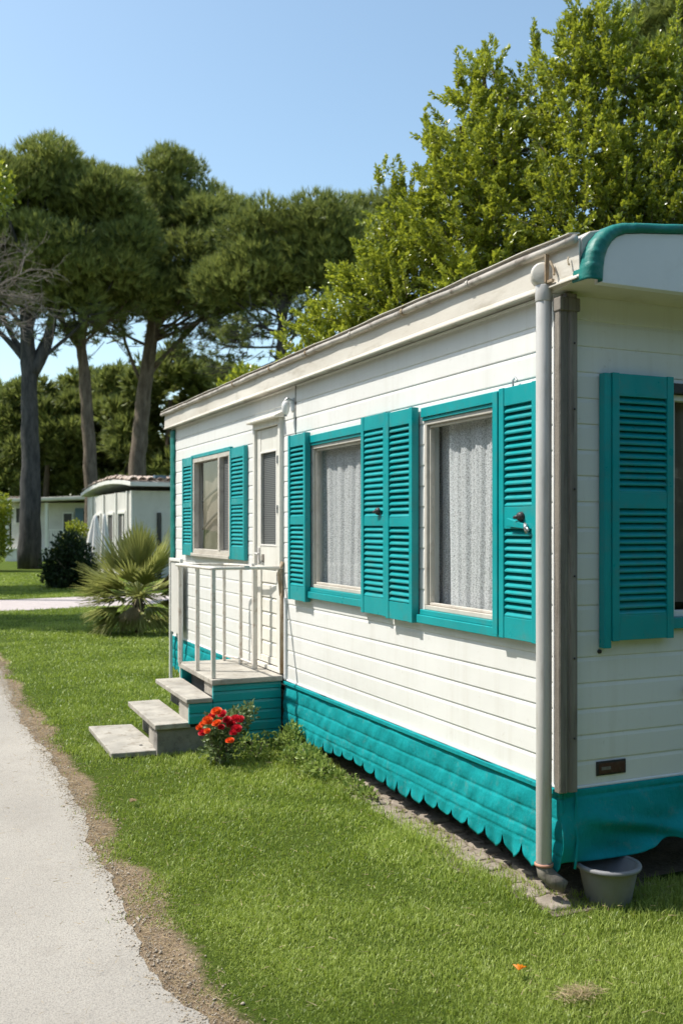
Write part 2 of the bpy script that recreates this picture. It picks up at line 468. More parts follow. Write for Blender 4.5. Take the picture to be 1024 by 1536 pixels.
vs_ = strip(lambda y: edge_x(road_edge, y) - .35, lambda y: edge_x(dirt_edge, y) + .26, -9, 16.5, 700, .004, 26).build('bare_soil_verge', M['soil'], fix=False)
ea = vs_.data.attributes.new('edge', 'FLOAT', 'POINT')
ea.data.foreach_set('value', [min(1.4, max(-.6, .30 + (q.co.x - edge_x(dirt_edge, q.co.y) - .045 * math.sin(q.co.y * 5.3 + 1.7) * math.sin(q.co.y * 1.9) - .03 * math.sin(q.co.y * 2.9)) / .16)) for q in vs_.data.vertices])
tag(vs_, kind='structure')
tag(strip(lambda y: -5.0 + .3 * math.sin(y), lambda y: edge_x(road_edge, y) + wob(y + 4, .55), -9, 16.5, 900, .008, 10).build('road', M['road'], fix=False), kind='structure')
pm = MB(); pm.grid(lambda u, v: (-14 + 40 * u, 16.55 + .18 * (-14 + 40 * u) + 3.0 * v + .05 * math.sin(31 * u), .005), 60, 4)
tag(pm.build('path', M['path'], fix=False), kind='structure')
tag(strip(lambda y: -.150 - .05 * math.sin(y * 3) + wob(y, .9), lambda y: .5, -.12, 2.25, 160, .004, 6).build('stony_soil', M['gravel'], fix=False), kind='structure')
um = MB(); um.grid(lambda u, v: (.0 + 2.5 * u, .08 + 6.5 * v, .007), 4, 8)
tag(um.build('shaded_soil', M['gravel'], fix=False), kind='structure')


# ------------------------------------------------------------------ grass
def in_tab(tab, y): return np.interp(y, [a for a, b in tab], [b for a, b in tab])


def nwob(y): return 1.3 * (.022 * np.sin(y * 7.3 + 1) + .016 * np.sin(y * 17.1 + 2.2) + .010 * np.sin(y * 39.7) + .006 * np.sin(y * 83.0 + .7) + .030 * np.sin(y * 2.9 + 2 * np.sin(y * 1.3)) + .045 * np.sin(y * 5.3 + 1.7) * np.sin(y * 1.9))


def grass(N):
    d = np.exp(rng.uniform(math.log(2.0), math.log(34), N))
    lat = rng.uniform(-1, 1, N) * (.47 * d + .8)
    x = CAMX + d * fw[0] + lat * rt[0]; y = CAMY + d * fw[1] + lat * rt[1]
    clump = np.sin(x * 5.1 + 2 * np.sin(y * 3.3)) * np.sin(y * 4.7 + 1.5 * np.sin(x * 2.9 + 1))
    fine = np.sin(x * 23 + 3 * np.sin(y * 17)) * np.sin(y * 21 + 2 * np.sin(x * 19))
    e = in_tab(dirt_edge, y) + nwob(y) + .06
    ok = x > e + np.abs(rng.normal(0, .035, N)) - rng.exponential(.035, N) + .025 * fine + np.where(clump > .5, -.06, 0)
    ok |= (x > e - .09) & (rng.random(N) < .05)
    ok &= ~((x > -.105 - .05 * fine - .03 * clump) & (y > -.02) & (y < 2.1 + .1 * fine) & (rng.random(N) > .24)) | ((x > -.2) & (y > -.2) & (x < .1) & (rng.random(N) < .06))
    ok &= ~((x > .02) & (y > .05) & (y < 6.7) & (x < 2.6))
    ok &= ~((x > -.56) & (y > 3.33) & (y < 4.33) & (x < .1))
    ok &= ~((x > -1.27) & (x < -.5) & (y > 3.40) & (y < 4.46))
    yl = y - .18 * x
    ok &= ~((yl > 16.5) & (yl < 19.6))
    ok &= (x - (-.03)) ** 2 + (y - .02) ** 2 > .055 ** 2
    patch = np.sin(x * 2.3 + 1.5 * np.sin(y * 1.7 + .4)) * np.sin(y * 1.9 + 1.2 * np.sin(x * 1.4))
    ok &= rng.random(N) < .72 + .35 * clump + .15 * patch
    x, y, d, clump, fine, patch = x[ok], y[ok], d[ok], clump[ok], fine[ok], patch[ok]
    n = len(x)
    big = np.clip(d / 4.0, .8, 5.0)
    L = (.012 + .014 * rng.random(n) ** 1.5 + .006 * clump + .004 * fine + .005 * patch + .014 * (rng.random(n) < .04)) * np.clip(big, .9, 1.7)
    # taller unmown fringe against the skirt, the steps and under the front
    near = ((x > -.28) & (x < .02) & (y > 2.0) & (y < 3.4)) | ((y > -.35) & (y < .05) & (x > -.1) & (x < 2.6)) | ((x > -.22) & (x < -.02) & (y > -.1) & (y < 2.1))
    L = np.where(near, L * (1.2 + .9 * rng.random(n)), L)
    W = (.0023 + .0017 * rng.random(n)) * np.clip(d / 4.0, .8, 7)
    az = rng.uniform(0, 2 * np.pi, n); lean = np.abs(rng.normal(.75, .45, n)).clip(0, 1.45)
    dirx, diry = np.cos(az) * np.sin(lean), np.sin(az) * np.sin(lean)
    P = np.stack([x, y, np.zeros(n)], 1)
    D1 = np.stack([dirx * .55, diry * .55, np.cos(lean * .5)], 1); D2 = np.stack([dirx * 1.25, diry * 1.25, np.cos(lean) * .9], 1)
    az2 = az + np.pi / 2 + rng.normal(0, .5, n)
    S = np.stack([np.cos(az2), np.sin(az2), np.zeros(n)], 1)
    mid = P + unit(D1) * (L * .5)[:, None]; tip = mid + unit(D2) * (L * .55)[:, None]
    Wc = W[:, None]
    V = np.stack([P - S * Wc * .5, P + S * Wc * .5, mid + S * Wc * .42, mid - S * Wc * .42, tip], 1)
    tint = np.clip(.46 + .24 * rng.normal(size=n) + .13 * clump + .27 * patch + .16 * np.sin(x * 1.9 + 2 * np.sin(y * 1.1)) * np.sin(y * 1.6 + x) + .5 * (rng.random(n) < .05), 0, 1.25)
    return V, tint


V, tint = grass(1700000)
g = fast_mesh('grass', V, 5, [(0, 1, 2, 3), (3, 2, 4)], M['blade'], tint=tint)
tag(g, 'short green mown grass covering the whole lawn', 'grass', kind='stuff')


def straw(n, fn, name, label):
    P = np.array([fn() for _ in range(n)])
    D = unit(np.stack([rng.normal(0, 1, n), rng.normal(0, 1, n), rng.uniform(0, .35, n)], 1))
    V = needles(P, D, rng.uniform(.015, .05, n), rng.uniform(.0015, .003, n))
    o = fast_mesh(name, V, 3, [(0, 1, 2)], M['straw'], tint=rng.random(n))
    tag(o, label, 'dry grass', kind='stuff')


def verge_pt():
    y = rnd.uniform(-1.5, 9)
    x = edge_x(dirt_edge, y) + rnd.gauss(-.05, .06)
    return (x, y, .006)


straw(14000, verge_pt, 'dry_grass', 'dry straw coloured grass litter along the bare soil verge beside the road')
straw(420, lambda: (-.50 + rnd.gauss(0, .045), -.745 + rnd.gauss(0, .025), .02 + rnd.random() * .02), 'dry_grass', 'small patch of dead dry grass in the foreground lawn')
straw(2600, lambda: (rnd.uniform(-2.2, 1.2), rnd.uniform(-1.2, 5), .02 + rnd.random() * .015), 'dry_grass', 'loose dry grass blades scattered over the green lawn')

# crumbs of gravel and clods along the verge
n = 9000
gy = rng.uniform(-1.6, 9, n); which = rng.random(n) < .45
ge = np.where(which, in_tab(road_edge, gy) + rng.normal(0, .035, n), in_tab(dirt_edge, gy) + rng.normal(-.05, .05, n))
c_ = np.stack([ge, gy, np.full(n, .009)], 1); r_ = rng.uniform(.0015, .0055, n)[:, None] * (1 + 1.2 * (rng.random(n) < .03))[:, None]
O = np.array([[1, 0, 0], [-1, 0, 0], [0, 1, 0], [0, -1, 0], [0, 0, .8], [0, 0, -.8]])
V = c_[:, None, :] + r_[:, None, :] * (O[None] * rng.uniform(.6, 1.3, (n, 6, 1)))
g = fast_mesh('gravel', V, 6, [(0, 2, 4), (2, 1, 4), (1, 3, 4), (3, 0, 4), (2, 0, 5), (1, 2, 5), (3, 1, 5), (0, 3, 5)], M['crumb'])
tag(g, 'loose gravel crumbs and clods along the edge of the road', 'gravel', kind='stuff')

# ------------------------------------------------------------------ THE MOBILE HOME
home = empty('mobile_home', (0, 0, 0), 'cream clapboard mobile home with teal louvred shutters, teal fabric skirt and small entrance door', 'mobile home')
PITCH = .1125
HX, HL = 2.55, 6.66          # width, length
WZ0, WZ1 = .49, 2.64


def side(u, z, o): return Vector((-o, u, z))
def front(u, z, o): return Vector((u, -o, z))


def siding(mb, mp, u0, u1, z0, z1):
    k0 = int(math.floor((z0 - WZ0) / PITCH + 1e-6)); k1 = int(math.ceil((z1 - WZ0) / PITCH - 1e-6))
    for k in range(k0, k1):
        zb = WZ0 + k * PITCH
        prof = [(.0062, zb), (.0105, zb + .0022), (.0115, zb + .006), (.0105, zb + PITCH - .018), (.0072, zb + PITCH - .004), (.0062, zb + PITCH)]
        pts = []
        for (o, z) in prof: pts.append((o, z))
        cl = []
        for a, b in zip(pts[:-1], pts[1:]):
            if b[1] <= z0 or a[1] >= z1: continue
            def lerp(zz): t = (zz - a[1]) / (b[1] - a[1]); return (a[0] + (b[0] - a[0]) * t, zz)
            p = lerp(z0) if a[1] < z0 else a; q = lerp(z1) if b[1] > z1 else b
            if not cl: cl.append(p)
            cl.append(q)
        for a, b in zip(cl[:-1], cl[1:]):
            mb.add([mp(u0, a[1], a[0]), mp(u1, a[1], a[0]), mp(u1, b[1], b[0]), mp(u0, b[1], b[0])], [(0, 1, 2, 3)])


def wall_with_holes(mp, u0, u1, holes, name):
    mb = MB(); us = sorted({u0, u1} | {h[0] for h in holes} | {h[1] for h in holes})
    for a, b in zip(us[:-1], us[1:]):
        hs = sorted([(h[2], h[3]) for h in holes if h[0] <= a + 1e-6 and h[1] >= b - 1e-6])
        z = WZ0
        for (p, q) in hs:
            siding(mb, mp, a, b, z, p); z = q
        siding(mb, mp, a, b, z, WZ1)
    # reveals round the openings
    for (a, b, p, q) in holes:
        for (c, d) in (((a, p), (a, q)), ((b, p), (b, q)), ((a, p), (b, p)), ((a, q), (b, q))):
            mb.add([mp(c[0], c[1], .006), mp(d[0], d[1], .006), mp(d[0], d[1], -.08), mp(c[0], c[1], -.08)], [(0, 1, 2, 3)])
    return mb.build(name, M['siding'], home, fix=False)


H_NEAR = (.44, 1.215, 1.155, 2.215); H_MID = (1.94, 2.81, 1.185, 2.20); H_FAR = (4.60, 5.76, 1.37, 2.27); H_DOOR = (3.40, 3.96, .56, 2.40)
H_FRONT = (.575, 1.40, 1.21, 2.24)
wall_with_holes(side, .0, HL, [H_NEAR, H_MID, H_FAR, H_DOOR], 'side_wall')
wall_with_holes(front, .0, HX, [H_FRONT], 'front_wall')
mb = MB()
mb.add([(HX, 0, WZ0), (HX, HL, WZ0), (HX, HL, WZ1), (HX, 0, WZ1)], [(0, 1, 2, 3)])
mb.add([(0, HL, WZ0), (HX, HL, WZ0), (HX, HL, WZ1), (0, HL, WZ1)], [(0, 1, 2, 3)])
mb.build('rear_wall', M['siding'], home, fix=False)
mb = MB(); mb.box(.01, HX - .01, .01, HL - .01, .40, .46)
for x in (.5, 1.9): mb.box(x, x + .12, .1, 6.5, .26, .40)
mb.build('underframe', M['dark'], home)
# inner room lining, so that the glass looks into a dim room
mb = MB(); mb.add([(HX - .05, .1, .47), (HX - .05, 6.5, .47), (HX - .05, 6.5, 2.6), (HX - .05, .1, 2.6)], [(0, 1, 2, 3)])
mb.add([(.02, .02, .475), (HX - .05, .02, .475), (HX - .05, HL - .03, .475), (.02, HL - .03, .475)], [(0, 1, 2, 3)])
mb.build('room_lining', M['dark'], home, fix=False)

# base trim: thin white lip above the skirt
mb = MB(); mb.box(-.020, -.003, -.015, 3.33, .487, .500); mb.box(-.020, -.003, 4.33, HL, .487, .500); mb.box(.0, HX, -.018, -.002, .487, .498)
mb.build('base_trim', M['white'], home, bevel=.003)

# white corner board, weathered corner post with its cap
mb = MB(); mb.box(-.018, .004, .0, .055, .502, 2.625); mb.box(-.021, -.0185, .043, .048, .502, 2.625)
mb.build('corner_board', M['white'], home, bevel=.003)
mb = MB()
mb.prism([(-.066, -.022), (-.066, -.054), (-.061, -.060), (-.030, -.062), (-.024, -.054), (-.016, -.054), (-.010, -.064), (.022, -.064), (.028, -.056), (.028, -.004), (-.018, -.004), (-.018, -.022)], 'z', .490, 2.575)
cp = mb.build('corner_post', M['post'], home, bevel=.003)
mb = MB(); mb.box(-.071, .034, -.070, -.018, 2.535, 2.592); mb.box(-.035, .02, -.066, -.024, 2.5925, 2.612)
mb.build('post_cap', M['post'], cp, bevel=.004)
for z in (.72, 1.06, 1.41, 1.78, 2.12, 2.40):
    mb = MB(); mb.lathe([(.0, .004), (.004, .003), (.005, 0)], (.006, -.066, z), 10, Matrix.Rotation(R(90), 3, 'X')); mb.build('screw', M['black'], cp, smooth=True)

# far teal corner strip
mb = MB()
def far_strip(u, v):
    z = .99 + 1.63 * v; w = .006 * math.sin(z * 31) + .004 * math.sin(z * 77)
    a = u * 2
    return (-.02 - .016 * math.sin(min(1, u) * math.pi), 6.50 + .17 * u + w * (1 - u), z)
mb.grid(far_strip, 6, 70)
mb.build('corner_strip', M['teal_old'], home, solid=.008, smooth=True)

# ---- roof
mb = MB()
prof = [(-.066, 2.644), (-.066, 2.80), (-.02, 2.835), (.14, 2.872), (.5, 2.905), (1.275, 2.935), (2.05, 2.905), (2.41, 2.872), (2.57, 2.835), (2.616, 2.80), (2.616, 2.644)]
mb.prism(prof, 'y', -.205, 6.70)
roof = mb.build('roof', M['gutter'], home, bevel=.006)
mb = MB()
def fascia_fn(u, v):
    y = -.205 + 6.91 * u; z = 2.640 + .152 * v
    o = .074 + .002 * math.sin(y * 2.1 + 3 * v) + .001 * math.sin(y * 9)
    if v < .12: o += .008
    return (-o, y, z + .003 * math.sin(y * 1.7))
mb.grid(fascia_fn, 160, 8)
mb.add([(-.090, -.205, 2.6395), (-.066, -.205, 2.6395), (-.066, 6.70, 2.6395), (-.090, 6.70, 2.6395)], [(0, 1, 2, 3)])
mb.build('fascia', M['fascia'], home, solid=.006)
mb = MB()
for i in range(70):
    y = -.20 + 6.95 * i / 69
    gx = -.094 + .002 * math.sin(i * .9); gz = 2.796 + .0012 * math.sin(i * .55) + .0008 * math.sin(i * 1.9)
    ring = [Vector((gx + .018 * math.cos(a), y, gz + .019 * math.sin(a))) for a in [k * 2 * math.pi / 12 for k in range(12)]]
    if i == 0: R0 = len(mb.v); mb.v += [tuple(p) for p in ring]
    else:
        n0 = len(mb.v); mb.v += [tuple(p) for p in ring]
        for k in range(12): mb.f.append([n0 - 12 + k, n0 - 12 + (k + 1) % 12, n0 + (k + 1) % 12, n0 + k]); mb.m.append(0)
mb.f.append(list(range(11, -1, -1))); mb.m.append(0); mb.f.append(list(range(len(mb.v) - 12, len(mb.v)))); mb.m.append(0)
gut = mb.build('gutter', M['gutter'], home, smooth=True)
# clips and joints along the gutter, each its own part
for y in (.62, 1.30, 1.98, 2.70, 3.42, 4.30, 5.15, 6.0):
    mb = MB(); mb.tube([(-.094, y - .010, 2.796), (-.094, y + .010, 2.796)], .0215, 14)
    mb.box(-.100, -.088, y - .008, y + .008, 2.814, 2.822)
    mb.build('gutter_clip', M['rust'] if rnd.random() < .6 else M['gutter'], gut)
# sheet lip of the roof over the gutter with gaps and droops
mb = MB()
def lip(u, v):
    y = -.19 + 6.90 * u
    return (-.062 - .055 * v, y, 2.826 - .004 * v + .0025 * math.sin(y * 5.2) * v + .0015 * math.sin(y * 13) * v)
mb.grid(lip, 180, 2); mb.build('roof_lip', M['fascia'], roof, solid=.004)

# ---- front overhang: soffit, white end panel, curved teal edging
mb = MB()
mb.add([(-.066, -.215, 2.640), (HX + .06, -.215, 2.640), (HX + .06, .0, 2.618), (-.066, .0, 2.618)], [(0, 1, 2, 3)])
mb.add([(-.066, -.215, 2.646), (HX + .06, -.215, 2.646), (HX + .06, .0, 2.646), (-.066, .0, 2.646)], [(0, 1, 2, 3)])
mb.add([(-.066, .0, 2.618), (HX + .06, .0, 2.618), (HX + .06, .0, 2.646), (-.066, .0, 2.646)], [(0, 1, 2, 3)])
mb.add([(-.066, -.215, 2.640), (-.066, 0, 2.618), (-.066, 0, 2.646), (-.066, -.215, 2.646)], [(0, 1, 2, 3)])
mb.build('soffit', M['soffit'], home)
outer = [(-.078, 2.622), (-.074, 2.68), (-.060, 2.735), (-.034, 2.785), (.004, 2.825), (.05, 2.853), (.105, 2.868), (.20, 2.879), (.43, 2.902), (.80, 2.925), (1.275, 2.938)]
inner = [(-.006, 2.618), (-.002, 2.675), (.004, 2.715), (.018, 2.752), (.040, 2.785), (.072, 2.812), (.115, 2.830), (.20, 2.842), (.43, 2.866), (.80, 2.890), (1.275, 2.903)]
mir = lambda pts: [(2.55 - x, z) for (x, z) in pts[-2::-1]]
O2, I2 = outer + mir(outer), inner + mir(inner)
mb = MB(); mb.prism([(x, z - .004) for x, z in I2[:]], 'y', -.256, -.210)
mb.build('end_panel', M['white'], home, bevel=.002)
mb = MB(); NS = 6
for i in range(len(O2) - 1):
    for s in range(NS):
        t0, t1 = s / NS, (s + 1) / NS
        def P(t, a, b): return ((a[i][0] * (1 - t) + a[i + 1][0] * t), (a[i][1] * (1 - t) + a[i + 1][1] * t))
        quad = []
        for t in (t0, t1):
            o, n_ = P(t, O2, I2), P(t, I2, O2)
            w = .0018 * math.sin((i + t) * 5.3) + .0015 * math.sin((i + t) * 11.1)
            c = ((o[0] + n_[0]) / 2, (o[1] + n_[1]) / 2)
            quad.append([(o[0], -.165 + 2 * w, o[1] + .002), (o[0], -.255 + w, o[1]), (o[0] * .8 + n_[0] * .2, -.268 + w, o[1] * .8 + n_[1] * .2), (c[0], -.272 + w, c[1]), (o[0] * .15 + n_[0] * .85, -.270 - w, o[1] * .15 + n_[1] * .85), (n_[0], -.262, n_[1]), (n_[0], -.235, n_[1])])
        for a in range(6): mb.add([quad[0][a], quad[0][a + 1], quad[1][a + 1], quad[1][a]], [(0, 1, 2, 3)])
import bmesh
te = mb.build('teal_edging', M['teal_old'], home, solid=.004)
bm_ = bmesh.new(); bm_.from_mesh(te.data); bmesh.ops.remove_doubles(bm_, verts=bm_.verts, dist=1e-5); bmesh.ops.recalc_face_normals(bm_, faces=bm_.faces); bm_.to_mesh(te.data); bm_.free()
te.data.polygons.foreach_set('use_smooth', [True] * len(te.data.polygons))
# fascia end bracket by the hopper
mb = MB(); mb.box(-.104, -.084, -.012, -.004, 2.66, 2.78); mb.box(-.098, -.0845, -.05, .0, 2.655, 2.668); mb.tube([(-.097, -.035, 2.745), (-.092, -.055, 2.705), (-.095, -.06, 2.68)], .006, 8)
mb.build('gutter_bracket', M['rust'], gut, bevel=.002)
mb = MB(); mb.tube([(-.088, -.150, 2.735), (-.094, -.152, 2.72), (-.094, -.157, 2.705), (-.088, -.154, 2.700)], .0035, 6); mb.build('hook', M['rust'], home)

# ---- drainpipe with round hopper cap and toe
mb = MB(); PXc, PYc = -.085, .026
mb.tube([(PXc, PYc, .155), (PXc, PYc, .9), (PXc - .001, PYc, 1.6), (PXc, PYc, 2.63)], .0335, 28)
mb.tube([(PXc, PYc, 2.585), (PXc, PYc, 2.655)], .037, 28)
dp = mb.build('drainpipe', M['pipe'], home, smooth=False, bevel=.003)
dp.data.polygons.foreach_set('use_smooth', [len(p.vertices) == 4 for p in dp.data.polygons])
ax = Vector((-.55, -.83, .06)).normalized()
mb = MB(); c0 = Vector((PXc - .004, PYc + .005, 2.700))
rot = ax.to_track_quat('Z', 'Y').to_matrix()
mb.lathe([(.0, .034), (.040, .034), (.047, .031), (.050, .024), (.050, -.03), (.0, -.03)], c0, 36, rot)
mb.tube([(PXc, PYc, 2.645), (PXc, PYc, 2.675)], .030, 24)
hp = mb.build('hopper', M['pipe'], dp, smooth=True)
hp.data.materials[0] = M['fascia']
mb = MB(); mb.tube([(PXc, PYc, .176), (PXc + .004, PYc - .006, .135), (PXc + .025, PYc - .034, .108), (PXc + .058, PYc - .075, .088)], [.036, .037, .035, .026], 24)
mb.build('drain_toe', M['post'], dp, smooth=True)
mb = MB(); mb.lathe([(.036, 0), (.0405, .003), (.0405, .011), (.036, .014)], (PXc, PYc, .164), 28); mb.build('pipe_ring', M['clay'], dp, smooth=True)

# ---- louvred shutters
def shutter(mp, u0, u1, z0, z1, zmid, o0, th, mat, fold=None, top=.085, bot=.10, stile=.036, midh=.05, pitch=.0345):
    mb = MB(); ob, of = o0, o0 + th
    def bx(a, b, c, d, p, q):
        vs = [mp(u, z, o) for o in (p, q) for z in (c, d) for u in (a, b)]
        mb.add(vs, [(0, 2, 3, 1), (4, 5, 7, 6), (0, 1, 5, 4), (2, 6, 7, 3), (0, 4, 6, 2), (1, 3, 7, 5)])
    bx(u0, u0 + stile, z0, z1, ob, of); bx(u1 - stile, u1, z0, z1, ob, of)
    i0, i1 = u0 + stile + .0005, u1 - stile - .0005
    bx(i0, i1, z1 - top, z1 - .002, ob + .002, of - .003); bx(i0, i1, z0 + .002, z0 + bot, ob + .002, of - .003)
    bx(i0, i1, zmid - midh / 2, zmid + midh / 2, ob + .002, of - .003)
    for (a, b) in ((z0 + bot, zmid - midh / 2), (zmid + midh / 2, z1 - top)):
        n = max(2, int(round((b - a) / pitch))); p = (b - a) / n
        for k in range(n):
            zc = a + (k + .5) * p + rnd.uniform(-.001, .001); dz = .0155 + rnd.uniform(-.001, .001)
            oo, oi = of - .004, ob + .006
            # tilted slat, outer edge low
            vs = []
            for u in (i0, i1):
                vs += [mp(u, zc + dz, oi), mp(u, zc + dz + .006, oi + .003), mp(u, zc - dz + .008, oo), mp(u, zc - dz, oo - .001), mp(u, zc - dz - .001, oo - .006)]
            mb.add(vs, [(0, 1, 2, 3, 4), (9, 8, 7, 6, 5), (0, 5, 6, 1), (1, 6, 7, 2), (2, 7, 8, 3), (3, 8, 9, 4), (4, 9, 5, 0)])
    if fold:  # narrow folding leaf beside it
        fu0, fu1 = fold; bx(fu0, fu1, z0 + .01, z1 - .012, ob + .004, of + .006)
    # backing keeps the louvres closed against the wall
    bx(i0, i1, z0 + bot, z1 - top, ob, ob + .004)
    return mb.build('shutter', mat, home, bevel=.0035)


def latch(parent, mp, u, z, o, lever=True):
    mb = MB(); c = mp(u, z, o)
    mb.lathe([(.0, .020), (.016, .018), (.021, .010), (.023, 0)], c, 16, (mp(0, 0, 1) - mp(0, 0, 0)).to_track_quat('Z', 'Y').to_matrix())
    mb.tube([mp(u + .005, z, o + .012), mp(u + .03, z - .004, o + .02)], [.010, .007], 10)
    l = mb.build('latch', M['black'], parent, smooth=True)
    if lever:
        mb = MB(); mb.tube([mp(u - .035, z - .035, o + .004), mp(u - .05, z - .045, o + .012), mp(u - .055, z - .075, o + .01)], [.009, .010, .007], 10)
        mb.tube([mp(u - .055, z - .05, o + .01), mp(u - .075, z - .062, o + .014)], [.007, .005], 8)
        mb.build('latch', M['metal'], parent, smooth=True)
        mb = MB()
        a, b = mp(u + .10, z - .05, o + .001), mp(u - .05, z - .018, o + .014)
        vs = [mp(u + .095, z - .045, o), mp(u + .095, z - .005, o), mp(u - .05, z - .055, o), mp(u - .05, z - .035, o), mp(u + .095, z - .045, o + .016), mp(u + .095, z - .005, o + .016), mp(u - .05, z - .055, o + .012), mp(u - .05, z - .035, o + .012)]
        mb.add(vs, [(0, 2, 3, 1), (4, 5, 7, 6), (0, 1, 5, 4), (2, 6, 7, 3), (0, 4, 6, 2), (1, 3, 7, 5)])
        mb.build('latch_bar', M['teal'], parent, bevel=.003)


s = shutter(side, .108, .410, 1.105, 2.262, 1.66, .022, .042, M['teal'], fold=(.413, .455), stile=.04, midh=.10)
latch(s, side, .225, 1.665, .064)
mb = MB(); mb.tube([side(.34, 2.26, .03), side(.34, 2.295, .03), side(.325, 2.305, .028), side(.31, 2.29, .028)], .005, 8); mb.build('catch', M['metal'], s)
s = shutter(side, 1.262, 1.582, 1.095, 2.272, 1.645, .022, .042, M['teal'])
s2 = shutter(side, 1.608, 1.945, 1.100, 2.283, 1.650, .014, .036, M['teal'])
latch(s2, side, 1.70, 1.71, .05, lever=False)
s = shutter(side, 2.815, 3.145, 1.100, 2.272, 1.66, .022, .042, M['teal'])
s = shutter(side, 4.185, 4.575, 1.342, 2.285, 1.83, .012, .034, M['teal'])
s = shutter(side, 5.76, 6.12, 1.340, 2.295, 1.83, .012, .034, M['teal'])
s = shutter(front, .212, .552, 1.122, 2.290, 1.735, .022, .042, M['teal'], top=.10, bot=.11, midh=.07, pitch=.0305)
mb = MB(); vs = [front(u, z, o) for o in (.018, .058) for z in (1.092, 2.287) for u in (.172, .209)]
mb.add(vs, [(0, 2, 3, 1), (4, 5, 7, 6), (0, 1, 5, 4), (2, 6, 7, 3), (0, 4, 6, 2), (1, 3, 7, 5)]); mb.build('folding_leaf', M['teal'], s, bevel=.003)
mb = MB(); mb.lathe([(.0, .012), (.008, .010), (.010, 0)], front(.178, 1.075, .012), 12, Matrix.Rotation(R(90), 3, 'X')); mb.build('catch', M['black'], s, smooth=True)
s = shutter(front, 1.42, 1.77, 1.115, 2.295, 1.735, .022, .042, M['teal'], top=.10, bot=.11, midh=.07, pitch=.0305)


# ---- windows
def bxm(mb, mp, a, b, c, d, p, q):
    vs = [mp(u, z, o) for o in (p, q) for z in (c, d) for u in (a, b)]
    mb.add(vs, [(0, 2, 3, 1), (4, 5, 7, 6), (0, 1, 5, 4), (2, 6, 7, 3), (0, 4, 6, 2), (1, 3, 7, 5)])


def ring(mb, mp, a, b, c, d, w, p, q, wb=None):
    wb = wb or w
    bxm(mb, mp, a, b, d - w, d, p, q); bxm(mb, mp, a, b, c, c + wb, p, q)
    bxm(mb, mp, a, a + w, c + wb + .0004, d - w - .0004, p, q); bxm(mb, mp, b - w, b, c + wb + .0004, d - w - .0004, p, q)


def curtain(mp, a, b, c, d, o, amp, waves, mat, parent, diag=0., name='curtain', ph=0.):
    mb = MB()
    def fn(u, v):
        t = u * waves * 2 * math.pi + diag * v + ph
        return mp(a + (b - a) * u + .012 * math.sin(3 * v + 5 * u), c + (d - c) * v, o + amp * (math.sin(t + .5 * math.sin(2.3 * t * .31)) + .4 * math.sin(2.7 * t + 1 + v)))
    mb.grid(fn, 90, 24); return mb.build(name, mat, parent, smooth=True, fix=False)


def big_window(h, mp, name='window'):
    a, b, c, d = h
    mb = MB()
    ring(mb, mp, a, b, c + .0165, d - .0225, .024, -.022, .012)
    ring(mb, mp, a + .0245, b - .0245, c + .0415, d - .047, .014, -.03, -.004)
    w = mb.build(name, M['alu'], home, bevel=.003)
    mb = MB()
    bxm(mb, mp, a - .01, b + .01, d - .004, d + .048, .004, .030)      # teal head, two steps
    bxm(mb, mp, a - .01, b + .01, d - .022, d - .0045, .004, .022)
    mb.build('head_trim', M['teal'], w, bevel=.003)
    mb = MB()
    bxm(mb, mp, a - .03, b + .03, c - .056, c - .012, .004, .046)      # teal sill, two steps
    bxm(mb, mp, a - .02, b + .02, c - .0115, c + .016, .004, .030)
    mb.build('sill', M['teal'], w, bevel=.003)
    mb = MB(); mb.add([mp(a + .03, c + .047, -.018), mp(b - .03, c + .047, -.018), mp(b - .03, d - .052, -.018), mp(a + .03, d - .052, -.018)], [(3, 2, 1, 0)])
    mb.build('pane', M['glass'], w, fix=False)
    return w


w = big_window(H_NEAR, side)
curtain(side, .40, 1.07, 1.12, 2.23, -.070, .007, 5.3, M['lace'], w)
curtain(side, 1.03, 1.30, 1.12, 2.23, -.095, .004, 2.2, M['lace'], w)
w = big_window(H_MID, side)
curtain(side, 1.90, 2.86, 1.12, 2.23, -.07, .007, 6.2, M['lace'], w, ph=1.)
# far sliding window: bare aluminium frame, beige curtain; its slanted pleats and dark bars stand in for reflections
a, b, c, d = H_FAR
mb = MB(); ring(mb, side, a, b, c, d, .040, -.02, .036)
bxm(mb, side, 4.875, 4.92, c + .041, d - .041, -.015, .044)
bxm(mb, side, a - .02, b + .02, c - .03, c - .001, .004, .055)
w = mb.build('window', M['alu'], home, bevel=.003)
mb = MB(); bxm(mb, side, a - .02, b + .06, d + .001, d + .035, .004, .04); mb.build('window_head', M['teal'], w, bevel=.003)
mb = MB(); mb.add([side(a + .03, c + .03, -.012), side(b - .03, c + .03, -.012), side(b - .03, d - .03, -.012), side(a + .03, d - .03, -.012)], [(3, 2, 1, 0)]); mb.build('pane', M['glass'], w, fix=False)
mb = MB(); mb.add([side(4.645, c + .045, .002), side(4.87, c + .045, .002), side(4.87, d - .045, .002), side(4.645, d - .045, .002)], [(0, 1, 2, 3)]); mb.build('fly_screen', M['screen'], w, fix=False)
curtain(side, 4.7, 5.85, 1.36, 2.3, -.06, .010, 1.6, M['blind'], w, diag=5.0)
mb = MB()
for (z0_, z1_) in ((1.60, 1.80), (1.86, 2.0)):
    mb.tube([side(5.66, z0_, -.035), side(5.30, (z0_ + z1_) / 2 + .01, -.03), side(4.98, z1_, -.035)], .012, 8)
mb.build('slant_reflection', M['dark'], w, smooth=True)  # dark slanted bars imitating diagonal reflections in the glass
